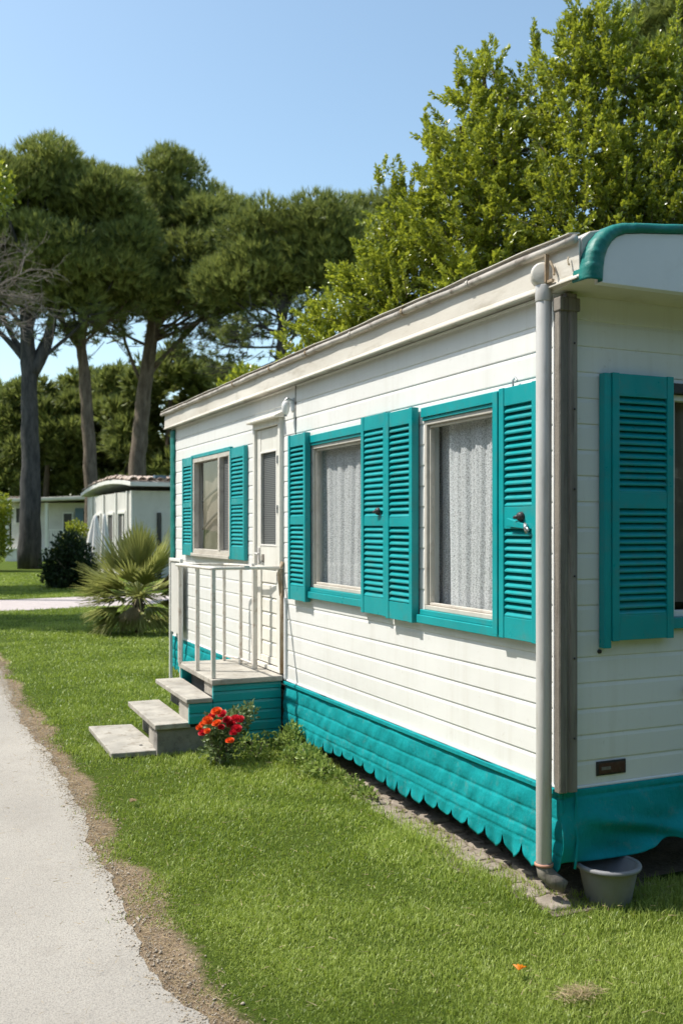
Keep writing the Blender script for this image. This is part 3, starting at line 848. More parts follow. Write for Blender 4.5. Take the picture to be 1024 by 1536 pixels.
# front window
a, b, c, d = H_FRONT
mb = MB(); ring(mb, front, a, b, c, d - .02, .028, -.03, .014)
w = mb.build('window', M['cabin_white'], home, bevel=.003)
mb = MB(); bxm(mb, front, a - .04, b + .03, d - .018, d + .028, .004, .040); mb.build('window_head', M['black'], w, bevel=.003)
mb = MB(); bxm(mb, front, a - .02, b + .02, c - .05, c - .001, .004, .045); mb.build('sill', M['teal'], w, bevel=.003)
mb = MB(); mb.add([front(a + .02, c + .02, -.014), front(b - .02, c + .02, -.014), front(b - .02, d - .03, -.014), front(a + .02, d - .03, -.014)], [(0, 1, 2, 3)]); mb.build('pane', M['glass'], w, fix=False)
curtain(front, a, b, c + .06, d, -.06, .014, 7, M['blind'], w)
mb = MB(); mb.lathe([(.0, .03), (.012, .027), (.016, .012), (.014, 0)], front(.668, .875, .012), 14, Matrix.Rotation(R(90), 3, 'X')); mb.build('hose_cap', M['black'], home, smooth=True)

# ---- door with hood, screen, boards below
a, b, c, d = H_DOOR
mb = MB()
ring(mb, side, a - .028, b + .028, c - .03, d + .03, .045, .004, .040, wb=.03)
dj = mb.build('door_frame', M['door'], home, bevel=.003)
mb = MB()
mb.add([side(a - .05, d + .030, .004), side(b + .05, d + .030, .004), side(b + .05, d + .085, .004), side(a - .05, d + .085, .004), side(a - .05, d + .030, .085), side(b + .05, d + .030, .085), side(b + .05, d + .045, .088), side(a - .05, d + .045, .088)],
       [(0, 1, 2, 3), (4, 7, 6, 5), (0, 4, 5, 1), (3, 2, 6, 7), (0, 3, 7, 4), (1, 5, 6, 2)])
mb.build('door_hood', M['cream'], dj, bevel=.003)
mb = MB()
A, B = a + .018, b - .018
bxm(mb, side, A, A + .085, c + .01, d - .02, -.018, .018); bxm(mb, side, B - .085, B, c + .01, d - .02, -.018, .018)
ia, ib = A + .0855, B - .0855
bxm(mb, side, ia, ib, 2.20, d - .02, -.018, .013); bxm(mb, side, ia, ib, 1.30, 1.475, -.018, .016); bxm(mb, side, ia, ib, c + .01, c + .06, -.018, .016)
for k in range(6):
    z0_ = c + .061 + k * .113; z1_ = min(1.299, z0_ + .112)
    vs = []
    for u in (ia, ib): vs += [side(u, z0_, -.012), side(u, z0_ + .002, .007), side(u, z1_ - .02, .006), side(u, z1_, -.004), side(u, z1_, -.012)]
    mb.add(vs, [(0, 1, 2, 3, 4), (9, 8, 7, 6, 5), (0, 5, 6, 1), (1, 6, 7, 2), (2, 7, 8, 3), (3, 8, 9, 4), (4, 9, 5, 0)])
dr = mb.build('door', M['door'], home, bevel=.003)
mb = MB(); bxm(mb, side, ia + .001, ib - .001, 1.476, 2.199, -.012, -.004); mb.build('door_screen', M['screen'], dr)
mb = MB(); ring(mb, side, ia - .006, ib + .006, 1.47, 2.206, .014, .0145, .020); mb.build('screen_frame', M['cabin_white'], dr, bevel=.002)
mb = MB(); bxm(mb, side, B - .070, B - .025, 1.335, 1.455, .0185, .026); mb.tube([side(B - .05, 1.41, .02), side(B - .05, 1.41, .055), side(B - .14, 1.405, .058)], .008, 10); mb.build('handle', M['pipe'], dr, bevel=.002)
mb = MB(); bxm(mb, side, B - .165, B - .115, 1.345, 1.405, .0165, .021); mb.build('lock', M['post'], dr)
for z in (1.25, 1.75, 2.12):
    mb = MB(); mb.tube([side(a + .012, z - .03, .042), side(a + .012, z + .03, .042)], .008, 10); mb.build('hinge', M['metal'], dj)
# rusty corner strip and white pipe between the landing and the wall
mb = MB(); mb.tube([(-.024, 3.375, .53), (-.024, 3.375, .95), (-.026, 3.378, 1.30)], .015, 10); mb.tube([(-.028, 3.378, 1.10), (-.045, 3.372, 1.28), (-.02, 3.36, 1.36)], .012, 8)
mb.build('cable_duct', M['rust'], home, smooth=True)
mb = MB(); mb.box(-.030, -.003, 3.290, 3.318, .50, 1.098); mb.build('seam_strip', M['white'], home, bevel=.004)
mb = MB(); mb.box(-.0155, -.004, 3.118, 3.122, 2.285, 2.64); mb.build('seam_line', M['post'], home)

# ---- wall lamp
mb = MB(); bxm(mb, side, 3.14, 3.20, 2.455, 2.55, .004, .018); mb.tube([side(3.17, 2.53, .02), side(3.17, 2.545, .06), side(3.17, 2.53, .075)], .009, 10)
wl = mb.build('wall_lamp', M['metal'], home, bevel=.003)
mb = MB(); mb.lathe([(.0, .10), (.014, .098), (.026, .08), (.030, .055), (.026, .02), (.018, .0), (.0, -.004)], side(3.17, 2.43, .07), 20); mb.build('lamp_shade', M['bulb'], wl, smooth=True)
mb = MB(); mb.tube([side(3.17, 2.415, .07), side(3.17, 2.432, .07)], .012, 12); mb.build('finial', M['metal'], wl)

# ---- brown plate on the front
mb = MB(); bxm(mb, front, .162, .322, .532, .594, .010, .017)
pl = mb.build('plate', M['black'], home, bevel=.002)
mb = MB(); bxm(mb, front, .171, .313, .540, .586, .0172, .0195); mb.build('plate_face', M['plate'], pl, bevel=.001)
mb = MB(); bxm(mb, front, .185, .235, .556, .570, .0196, .021)
mb.build('worn_mark', M['post'], pl)


# ---- fabric skirts
def skirt_side(y0, y1, name):
    n = int((y1 - y0) / .15); w = (y1 - y0) / n
    NU, NV = n * 14, 60
    mb = MB()
    def fn(u, v):
        y = y0 + (y1 - y0) * u
        ph = ((y - y0) / w) % 1.0
        sc = math.sqrt(max(0.0, 1 - (2 * ph - 1) ** 2)) * (.85 + .25 * math.sin(7.1 * math.floor((y - y0) / w)))
        zb = .188 - .078 * sc - .010 * math.sin(y * 1.7)
        z = .488 - .282 * v / .85 if v < .85 else .206 + (zb - .206) * (v - .85) / .15
        o = .018 + .012 * v
        for zz, am in ((.448, .0042), (.352, .0036), (.262, .0036), (.206, .0034)):
            o -= 1.1 * am * math.exp(-((z - zz) / .007) ** 2)
        o += .002 * math.sin(math.pi * ((z - .17) / .09)) ** 2
        pf = .5 + .5 * math.sin(y * 2.9)
        o += .0032 * math.sin(y * 52 + 2 * math.sin(y * 3)) * pf * math.exp(-((z - .31) / .045) ** 2)
        o += .0038 * math.sin(y * 5.3 + z * 12 + 2 * math.sin(y * 1.9)) + .0026 * math.sin(y * 13 - z * 24 + 1.5 * math.sin(y * 3.1)) + .0014 * math.sin(y * 31 + z * 40 + 2 * math.sin(y * 7))
        if z < .20: o += .014 * sc * (.20 - z) / .1 * math.sin(ph * 6.28 + y)
        return (-o, y, z)
    mb.grid(fn, NU, NV)
    return mb.build(name, M['skirt'], home, solid=.003, smooth=True)


skirt_side(-.030, 3.325, 'side_skirt')
skirt_side(4.34, 6.68, 'side_skirt')
mb = MB(); mb.box(-.034, -.026, -.026, 3.325, .462, .4855); mb.build('skirt_hem', M['skirt'], home, bevel=.003)
mb = MB(); mb.box(-.030, -.022, 6.60, 6.70, .10, .60); mb.build('skirt_return', M['skirt'], home, bevel=.004)
mb = MB()
def fskirt(u, v):
    x = -.040 + 2.6 * u
    zb = .186 - .03 * math.sin(max(0, min(1, (x + .02) / .45)) * math.pi) + .05 * math.exp(-((x - .56) / .10) ** 2) - .02 * math.exp(-((x - .9) / .2) ** 2) + .012 * math.sin(x * 9)
    z = .488 + (zb - .488) * v
    o = .020 + .035 * v * v + .010 * math.sin(x * 7 + z * 16) * v + .034 * math.sin(x * 4.2 - z * 17 + 1) * v + .018 * math.exp(-((z - .31 + .22 * (x - .35)) / .028) ** 2) * min(1, max(0, (x - .05) * 3)) - .016 * math.exp(-((z - .255 + .22 * (x - .35)) / .03) ** 2) * min(1, max(0, (x - .05) * 3)) + .006 * math.sin(x * 17 + z * 33) * v + .02 * math.exp(-((z - .17 - .10 * (x - .55)) / .022) ** 2) * (1 if x > .15 else 0) * min(1, max(0, (x - .15) * 3))
    o -= .006 * math.exp(-((z - .455) / .006) ** 2)
    return (x, -o, z)
mb.grid(fskirt, 200, 44); mb.build('front_skirt', M['skirt'], home, solid=.003, smooth=True)
mb = MB(); mb.tube([(.035 + .004 * math.sin(i), -.034 - .022 * (i / 12) ** 2, .486 - .325 * i / 12) if i < 9 else (.035 - .02 * ((i - 8) / 4) ** 1.5, -.044 - .012 * (i - 8) / 4, .486 - .325 * i / 12) for i in range(13)], .006, 8)
mb.build('skirt_piping', M['skirt'], home, smooth=True)

# ------------------------------------------------------------------ entrance steps
st = empty('entrance_steps', (-.3, 3.83, 0), 'concrete entrance steps with teal sides and a pale metal railing at the home door', 'steps')
YN, YF = 3.335, 4.325
mb = MB(); mb.prism([(-.575, YN - .02), (-.55, YF + .02), (-.036, YF + .02), (-.036, YN - .02)], 'z', .485, .525); mb.build('landing', M['concrete'], st, bevel=.006)
def clad(x0, x1, z0, z1, yy, nm='side_panel'):
    mb = MB()
    k = 0; z = z0
    while z < z1 - 1e-4:
        zt = min(z1, z + .075)
        vs = []
        for x in (x0, x1): vs += [(x, yy + .03, z), (x, yy, z + .003), (x, yy + .001, zt - .02), (x, yy + .009, zt), (x, yy + .03, zt)]
        mb.add(vs, [(0, 1, 2, 3, 4), (9, 8, 7, 6, 5), (0, 5, 6, 1), (1, 6, 7, 2), (2, 7, 8, 3), (3, 8, 9, 4), (4, 9, 5, 0)]); z = zt
    return mb.build(nm, M['teal'], st, bevel=.002)
clad(-.56, -.042, .06, .484, YN)
clad(-.735, -.561, .215, .362, YN + .004)
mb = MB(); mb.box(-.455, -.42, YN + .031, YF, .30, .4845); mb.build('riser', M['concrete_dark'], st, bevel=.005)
mb = MB(); mb.box(-.535, -.05, YF - .03, YF, .02, .4845); mb.build('side_panel', M['teal'], st, bevel=.004)
mb = MB(); mb.prism([(-.755, YN - .004), (-.735, YF + .03), (-.52, YF + .03), (-.566, YN - .004)], 'z', .363, .397); mb.build('tread', M['concrete'], st, bevel=.006)
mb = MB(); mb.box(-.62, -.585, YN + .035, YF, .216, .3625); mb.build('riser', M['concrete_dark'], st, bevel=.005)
mb = MB(); mb.prism([(-.975, YN + .02), (-.95, YF + .05), (-.70, YF + .05), (-.72, YN + .02)], 'z', .190, .228); mb.build('tread', M['concrete'], st, bevel=.006)
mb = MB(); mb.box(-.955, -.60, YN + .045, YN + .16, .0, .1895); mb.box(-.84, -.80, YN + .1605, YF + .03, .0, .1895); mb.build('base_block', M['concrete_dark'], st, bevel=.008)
# pale block infills seen inside the open risers
for q in ((-.550, -.46, YN + .031, YN + .26, .3975, .4845), (-.725, -.625, YN + .036, YN + .32, .2285, .3625), (-.940, -.85, YN + .161, YN + .36, .0, .1895)):
    mb = MB(); mb.box(*q); mb.build('block_infill', M['concrete'], st)

# railing: part of the steps, each post its own mesh
mb = MB(); rz = 1.318
mb.tube([(-.018, 3.372, rz - .004), (-.30, 3.365, rz), (-.53, 3.362, rz + .002), (-.556, 3.372, rz + .001), (-.560, 3.40, rz), (-.566, 3.9, rz - .002), (-.574, 4.30, rz - .004)], .013, 12)
rl = mb.build('handrail', M['rail'], st, smooth=True)
for (x, y, w) in ((-.548, 3.375, .015), (-.545, 3.80, .015), (-.553, 4.285, .013)):
    mb = MB(); mb.box(x - w, x + w, y - w, y + w, .5255, rz - .008); mb.build('post', M['rail'], st, bevel=.003)
mb = MB()
for i, (x, y, w) in enumerate(((-.19, 4.26, .012), (-.125, 4.03, .012), (-.115, 3.72, .018))):
    q = MB(); q.box(x - w, x + w, y - w, y + w, .526, rz - .012); q.build('post', M['rail'], st, bevel=.003)
mb.tube([(-.19, 4.26, .565), (-.125, 4.03, .565), (-.115, 3.72, .56)], .009, 8)
mb.build('lower_rail', M['rail'], st, smooth=True)
mb = MB(); mb.tube([(-.19, 4.26, rz - .006), (-.125, 4.03, rz - .006), (-.115, 3.72, rz - .006), (-.05, 3.40, rz - .006)], .011, 8)
mb.build('top_rail', M['rail'], st, smooth=True)
mb = MB(); mb.tube([(-.574, 4.30, rz - .004), (-.34, 4.305, rz - .004), (-.19, 4.26, rz - .006)], .011, 8); mb.build('top_rail', M['rail'], st, smooth=True)
for (x, y) in ((-.115, 3.72), (-.30, 3.365)):
    mb = MB(); mb.box(x - .02, x + .02, y - .012, y + .012, rz - .014, rz + .018); mb.build('clamp', M['metal'], rl, bevel=.003)

# tall pale windbreak frame at the far side of the landing
wb = empty('side_screen', (-.12, 5.5, 0), 'narrow pale screen panel in a white frame standing beyond the steps', 'screen')
wb.location = (-.06, 5.2, 0); ORG[wb.name] = Vector((-.06, 5.2, 0))
mb = MB(); ring(mb, lambda u, z, o: Vector((-.05 - o, u, z)), 6.06, 6.50, .0, 1.30, .03, .0, .03); mb.build('frame', M['cabin_white'], wb, bevel=.003)
mb = MB(); mb.box(-.068, -.060, 6.091, 6.469, .55, 1.27); mb.build('sheet', M['cabin'], wb)
wb['label'] = 'narrow pale sheet in a white frame standing against the far end of the home'

# slab on the lawn
mb = MB()
mb.prism([(-1.265, 3.43), (-1.245, 4.45), (-.915, 4.40), (-.905, 3.405), (-1.08, 3.412)], 'z', .004, .042)
sl = mb.build('paving_slab', M['concrete'], None, origin=(-1.08, 3.92, 0), bevel=.007); tag(sl, 'flat pale concrete slab on the grass below the lowest step', 'slab')
mb = MB(); mb.lathe([(0, .004), (.011, .004), (.014, 0)], (-1.02, 3.60, .0422), 14); mb.build('drain_hole', M['black'], sl)

# ------------------------------------------------------------------ edging stones and loose stones
def stone(x, y, w, l, h, name, label, cat, group=None, rz=0., mat=None):
    n = 22; mb = MB(); ringsv = []
    ph = rnd.random() * 6; a0_ = [rnd.uniform(-.12, .12) for _ in range(4)]; am = [.96 + a0_[0] * math.sin(2 * math.pi * k / n + 1) + a0_[1] * math.sin(4 * math.pi * k / n) + a0_[2] * math.cos(6 * math.pi * k / n) + rnd.uniform(-.03, .03) for k in range(n)]
    for (s_, z_) in ((1.0, -.01), (1.03, h * .45), (.96, h * .85), (.80, h), (.4, h * 1.04)):
        for k in range(n):
            a_ = 2 * math.pi * k / n
            cx_ = math.copysign(abs(math.cos(a_)) ** .38, math.cos(a_)) * w / 2 * am[k] * s_; cy_ = math.copysign(abs(math.sin(a_)) ** .38, math.sin(a_)) * l / 2 * am[(k + 3) % n] * s_
            X = cx_ * math.cos(rz) - cy_ * math.sin(rz); Y = cx_ * math.sin(rz) + cy_ * math.cos(rz)
            mb.v.append((x + X, y + Y, z_ + .005 * math.sin(ph + 3 * k) * (z_ > 0)))
    for i in range(4):
        for k in range(n): mb.f.append([i * n + k, i * n + (k + 1) % n, (i + 1) * n + (k + 1) % n, (i + 1) * n + k]); mb.m.append(0)
    mb.f.append([4 * n + k for k in range(n)]); mb.m.append(0)
    o = mb.build(name, mat or M['stone'], None, origin=(x, y, 0), smooth=True)
    tag(o, label, cat, group); return o


y = .10
while y < 2.1:
    l = rnd.uniform(.13, .21)
    stone(-.065 + rnd.uniform(-.02, .02), y + l / 2, rnd.uniform(.12, .165), l * .98, rnd.uniform(.009, .016), 'edging_stone', 'flat grey brown stone in the worn edging under the scalloped teal skirt', 'stone', 'edging stones under the skirt', rnd.uniform(-.12, .12))
    if rnd.random() < .8:
        stone(.075 + rnd.uniform(-.02, .02), y + l / 2 + .05, rnd.uniform(.10, .14), l * .9, rnd.uniform(.010, .03), 'edging_stone', 'flat grey brown stone in the worn edging under the scalloped teal skirt', 'stone', 'edging stones under the skirt', rnd.uniform(-.2, .2))
    y += l
stone(-.060, -.005, .12, .14, .022, 'pale_stone', 'small pale stone sunk in the grass in front of the drainpipe toe', 'stone')

# bucket
bx_, by_ = .192, -.056
bk = empty('bucket', (bx_, by_, 0), 'grey plastic bucket on the ground under the front skirt', 'bucket')
mb = MB(); mb.lathe([(.0, .012), (.088, .012), (.094, .0), (.096, .004), (.126, .155), (.127, .158), (.121, .158), (.091, .016), (.0, .016)], (bx_, by_, 0), 40)
for k in range(6):
    pass
mb.build('body', M['pail'], bk, smooth=True)
mb = MB(); mb.lathe([(.1235, .145), (.138, .148), (.141, .155), (.139, .165), (.1275, .168), (.1215, .163), (.1220, .150)], (bx_, by_, 0), 40)
mb.build('rim', M['pail'], bk, smooth=True)


# ------------------------------------------------------------------ small plants
def shrub_cloud(name, mat, parent, blobs, n, L, W, up=.35):
    """leaf cloud over several blobs (centre, radii)"""
    wts = np.array([b[1][0] * b[1][1] + b[1][2] * b[1][0] for b in blobs]); wts = wts / wts.sum()
    idx = rng.choice(len(blobs), n, p=wts)
    C = np.array([b[0] for b in blobs], dtype=float)[idx]; Rr = np.array([b[1] for b in blobs], dtype=float)[idx]
    dirs = unit(rng.normal(size=(n, 3))); rad = rng.random(n) ** .4
    rad = rad * (1 + .12 * rng.normal(size=n))
    P = C + dirs * Rr * rad[:, None]
    D = unit(dirs + rng.normal(0, .6, (n, 3)) + np.array([0, 0, up]))
    P[:, 2] = np.maximum(P[:, 2], .005)
    V = leaves(P, D, L * rng.uniform(.7, 1.3, n), W * rng.uniform(.7, 1.3, n))
    return fast_mesh(name, V, 5, LEAF_F, mat, parent, tint=np.clip(rng.normal(.5, .28, n), 0, 1))


rp = Vector((-.62, 2.98, 0))
rb = empty('rose_bush', rp, 'flowering rose bush with red and orange blooms beside the steps', 'rose bush')
shrub_cloud('foliage', M['rosel'], rb, [((-.61, 2.98, .13), (.13, .14, .12)), ((-.58, 3.0, .25), (.14, .14, .11)), ((-.47, 3.02, .29), (.08, .09, .08)), ((-.66, 2.95, .30), (.08, .08, .07)), ((-.38, 3.06, .33), (.05, .05, .06))], 1250, .036, .022)
mb = MB()
for k in range(14):
    a_ = rnd.uniform(0, 6.28); r_ = rnd.uniform(.05, .17)
    e = Vector((rp.x + .04 + r_ * math.cos(a_), rp.y + r_ * math.sin(a_), rnd.uniform(.25, .40)))
    b_ = Vector((rp.x + .02 * math.cos(a_), rp.y + .02 * math.sin(a_), 0)); m_ = (b_ + e) / 2 + Vector((.02 * math.cos(a_), .02 * math.sin(a_), .03))
    mb.tube([b_, m_, e], [.005, .004, .0025], 6)
mb.build('stem', M['twig'], rb)


def rose(px, py, t, r, mat):
    c = at(px, py, t); n = 34
    mbp = []; 
    axis = Vector((-.35 + rnd.uniform(-.25, .25), -.5 + rnd.uniform(-.25, .25), .8)).normalized()
    q = axis.to_track_quat('Z', 'Y').to_matrix()
    mb = MB()
    for k in range(n):
        f_ = (k + .5) / n; ang = k * 2.399; rr = r * (.15 + .85 * f_ ** .6); tilt = f_ * 1.25
        ca, sa = math.cos(ang), math.sin(ang)
        w_ = r * (.30 + .32 * f_); h_ = r * (.62 + .15 * f_)
        rad = Vector((ca, sa, 0)); tan = Vector((-sa, ca, 0)); up_ = Vector((0, 0, 1))
        dv = (up_ * math.cos(tilt) + rad * math.sin(tilt)).normalized(); nv = (rad * math.cos(tilt) - up_ * math.sin(tilt))
        b0 = rad * rr * .35 + up_ * (-.25 * r)
        pts = []
        for j, (hh, ww) in enumerate(((0, .35), (.45, 1.0), (.85, .95), (1.05, .45))):
            for s_ in (-1, 0, 1):
                pts.append(b0 + dv * h_ * hh + tan * w_ * ww * s_ + nv * (-.16 * w_ * abs(s_) + .22 * r * (hh ** 2) * f_))
        mb.add([c + q @ p for p in pts], [(j * 3 + i, j * 3 + i + 1, j * 3 + i + 4, j * 3 + i + 3) for j in range(3) for i in range(2)])
    o = mb.build('flower', mat, rb, smooth=True, fix=False)
    a_ = o.data.attributes.new('tint', 'FLOAT', 'POINT'); a_.data.foreach_set('value', [rnd.random() for _ in o.data.vertices])
    if mat is M['orange']: o['label'] = 'orange bloom'


TD = 6.75
for (px, py, dt, r, cname) in ((325, 1066, -.02, .050, 'orange'), (333, 1070, .04, .042, 'red'), (312, 1080, -.08, .048, 'orange'), (325, 1084, -.12, .044, 'orange'), (353, 1077, .03, .046, 'red'), (347, 1085, .05, .046, 'red'), (355, 1092, -.02, .050, 'red'), (340, 1079, .0, .040, 'red'), (304, 1098, -.12, .040, 'red'), (311, 1096, -.14, .030, 'orange'), (345, 1110, -.16, .040, 'orange'), (304, 1085, -.05, .034, 'orange'), (360, 1078, .02, .040, 'red'), (318, 1073, .0, .036, 'red'), (350, 1098, -.05, .036, 'red'), (332, 1090, -.1, .032, 'red'), (299, 1091, -.1, .03, 'orange')):
    rose(px, py, TD + dt - .17, r * .68, M[cname])


def weed(name, loc, label, blobs, n, L, W, mat='weedl'):
    o = empty(name, loc, label, 'plant')
    bl = [((loc[0] + b[0], loc[1] + b[1], b[2]), b[3]) for b in blobs]
    shrub_cloud('leaves', M[mat], o, bl, n, L, W, up=.6)
    mb = MB()
    for b in blobs:
        for k in range(5):
            e = Vector((loc[0] + b[0] + rnd.uniform(-.6, .6) * b[3][0], loc[1] + b[1] + rnd.uniform(-.6, .6) * b[3][1], b[2] + rnd.uniform(0, .6) * b[3][2]))
            mb.tube([(loc[0] + b[0] * .6 + rnd.uniform(-.02, .02), loc[1] + b[1] * .6, 0), e], [.004, .002], 5)
    mb.build('stem', M['twig'], o)
    return o


weed('leafy_weed', (-.10, 2.98, 0), 'rounded leafy weed in the corner between steps and teal skirt', [(0, 0, .14, (.10, .10, .10)), (.02, -.06, .10, (.09, .09, .08))], 560, .034, .022)
weed('leafy_weed', (-.13, 2.42, 0), 'low spreading green weed below the start of the scalloped skirt', [(0, .12, .07, (.09, .13, .07)), (-.02, -.06, .06, (.08, .15, .055)), (.03, -.25, .04, (.06, .10, .04)), (.02, .22, .09, (.07, .08, .07))], 900, .032, .018)
weed('leafy_weed', (-.32, 3.10, 0), 'sparse scrubby weeds growing along the teal side of the steps', [(-.05, .05, .08, (.10, .08, .08)), (.10, .08, .07, (.08, .07, .07)), (-.02, -.06, .05, (.12, .08, .05))], 480, .030, .016)

weed('leafy_weed', (-.10, 1.93, 0), 'thin straggly weed at the far end of the stone edging under the skirt', [(0, 0, .05, (.05, .10, .05)), (.02, -.16, .035, (.05, .09, .035))], 260, .030, .016)
weed('leafy_weed', (-.20, 2.72, 0), 'middle leafy weed between the rounded weed and the low spreading one', [(0, 0, .06, (.08, .09, .06)), (.06, .05, .09, (.06, .07, .07))], 380, .032, .018)

# fallen leaves
def fallen(c, r, mat, label, rz):
    mb = MB(); n = 4
    for k in range(n):
        a_ = rz + (k - 1.5) * .55; d_ = Vector((math.cos(a_), math.sin(a_), .25)); s_ = Vector((-math.sin(a_), math.cos(a_), 0))
        c_ = Vector(c)
        mb.add([c_, c_ + d_ * r * .5 + s_ * r * .22 + Vector((0, 0, .006)), c_ + d_ * r, c_ + d_ * r * .5 - s_ * r * .22 + Vector((0, 0, .006))], [(0, 1, 2, 3)])
    o = mb.build('fallen_leaf', mat, None, origin=c, solid=.0012, fix=False); tag(o, label, 'leaf'); return o
fallen((-.605, -.548, .045), .034, M['fallen'], 'bright orange fallen petal or leaf lying on the foreground lawn', .8)
fallen((-1.40, 2.19, .035), .045, M['straw'], 'pale dry fallen leaf on the lawn near the road verge', .2)


# ------------------------------------------------------------------ trees
def rand_on(n): return unit(rng.normal(size=(n, 3)))


def limb(mb, p0, p1, r0, r1, bend=.1, n=6, seg=9):
    p0, p1 = Vector(p0), Vector(p1); L = (p1 - p0).length
    off = Vector((rnd.uniform(-1, 1), rnd.uniform(-1, 1), rnd.uniform(-.4, .4))) * L * bend
    pts, rs = [], []
    for i in range(n + 1):
        t = i / n; pts.append(p0.lerp(p1, t) + off * math.sin(math.pi * t)); rs.append(r0 + (r1 - r0) * t)
    mb.tube(pts, rs, seg); return pts


def pine(name, label, base, trunk_pts, r0, puffs, density=180, mat='needle', bark='bark', group=None, nl=.34, nw=.042, branches=True, cat='pine tree', upb=.75, forks=(), wisps=(), wt=40):
    """puffs: list of (centre Vector, radius); needles radiate from each puff in upright tufts"""
    o = empty(name, base, label, cat, group)
    mb = MB()
    tp = [Vector(p) for p in trunk_pts]
    n = len(tp); rs = [r0 * (1 - .5 * i / (n - 1)) for i in range(n)]; rs[0] *= 1.18
    fp, fr = [], []
    for i in range(n - 1):
        for k in range(6):
            t = k / 6; fp.append(tp[i].lerp(tp[i + 1], t) + Vector((rnd.uniform(-1, 1), rnd.uniform(-1, 1), 0)) * r0 * .07); fr.append((rs[i] * (1 - t) + rs[i + 1] * t) * rnd.uniform(.95, 1.06))
    fp.append(tp[-1]); fr.append(rs[-1])
    mb.tube(fp, fr, 14)
    for (a_, b_, ra, rb_) in forks: limb(mb, a_, b_, ra, rb_, .08, 8, 10)
    if branches:
        top = tp[-1]
        for (c_, r_) in puffs:
            if rnd.random() < .3:
                k = rnd.randint(max(0, n - 3), n - 1); s_ = tp[k] if k == n - 1 else tp[k].lerp(tp[k + 1], rnd.random())
                if s_.z < c_.z + r_ * .3: limb(mb, s_, c_, r0 * .22, .03, .10, 6, 6)
    wP, wD = [], []
    for (px, py, rp_, cnt) in wisps:      # thin half-bare shoots hanging below the crown
        for k in range(cnt):
            c_ = at(px + rnd.gauss(0, .5) * rp_, py + rnd.gauss(0, .28) * rp_, wt + rnd.uniform(-1.2, 1.2))
            d_ = Vector((c_.x - tp[-2].x, c_.y - tp[-2].y, 0)); d_ = (d_.normalized() if d_.length > .01 else Vector((1, 0, 0))) + Vector((rnd.gauss(0, .6), rnd.gauss(0, .6), rnd.gauss(.05, .3)))
            d_.normalize(); L_ = rnd.uniform(.5, 1.3); e_ = c_ + d_ * L_; m_ = c_ + d_ * L_ * .5 - Vector((0, 0, .06 * L_))
            mb.tube([c_, m_, e_], [.022, .016, .008], 4, cap=False)
            for q in range(3):
                b2 = c_.lerp(e_, rnd.uniform(.3, .9)); e2 = b2 + (d_ + Vector((rnd.gauss(0, .7), rnd.gauss(0, .7), rnd.gauss(.1, .4)))).normalized() * rnd.uniform(.2, .5)
                mb.tube([b2, e2], [.011, .005], 3, cap=False)
                for g in range(rnd.randint(1, 6)):
                    wP.append(tuple(b2.lerp(e2, rnd.uniform(.4, 1)))); wD.append((rnd.gauss(0, 1), rnd.gauss(0, 1), rnd.gauss(.5, .8)))
    mb.build('trunk', M[bark], o, smooth=True)
    Ps, Ds, Ls, Ws, Ts = [], [], [], [], []
    for (c_, r_) in puffs:
        m = int(density * max(.35, r_ * r_))
        dirs = rand_on(m); dirs[:, 2] = np.abs(dirs[:, 2]) * np.where(rng.random(m) < .8, 1, -.6)
        rad = rng.random(m) ** .45
        tb = np.array(c_) + dirs * r_ * rad[:, None] * np.array([1, 1, .82])
        axis = unit(dirs * .8 + np.array([0, 0, upb]) + rng.normal(0, .25, (m, 3)))
        k = 9; tint = np.clip(rng.normal(.45, .2, m) + .2 * rng.normal(), 0, 1)
        P = np.repeat(tb, k, 0); A = np.repeat(axis, k, 0)
        D = unit(A + rng.normal(0, .34, (m * k, 3)))
        Ps.append(P); Ds.append(D); Ls.append(nl * rng.uniform(.6, 1.25, m * k)); Ws.append(nw * rng.uniform(.7, 1.4, m * k)); Ts.append(np.repeat(tint, k))
    if wP:
        wP, wD = np.array(wP), unit(np.array(wD)); m = len(wP)
        P = np.repeat(wP, 7, 0); D = unit(np.repeat(wD, 7, 0) + rng.normal(0, .6, (m * 7, 3)))
        Ps.append(P); Ds.append(D); Ls.append(np.full(m * 7, .22)); Ws.append(np.full(m * 7, .03)); Ts.append(np.full(m * 7, .2))
    P = np.concatenate(Ps); V = needles(P, np.concatenate(Ds), np.concatenate(Ls), np.concatenate(Ws))
    fast_mesh('crown', V, 3, [(0, 1, 2)], M[mat], o, tint=np.concatenate(Ts))
    return o


def crown_puffs(spec, t, n_each=9, rr=(.8, 1.4), thick=.9):
    """spec: lobes (px,py,r_px) at depth t -> irregular puffs through each lobe's volume"""
    out = []
    for (px, py, rp_) in spec:
        c = at(px, py, t); rad = rp_ / F * t
        c = c + Vector((fw[0], fw[1], 0)) * rnd.uniform(-1, 1) * rad * .4
        for k in range(n_each):
            d_ = Vector((rnd.gauss(0, 1), rnd.gauss(0, 1), rnd.gauss(0, 1))).normalized() * rad * rnd.uniform(.35, .88)
            d_.z *= thick
            out.append((c + d_, rnd.uniform(*rr)))
    return out


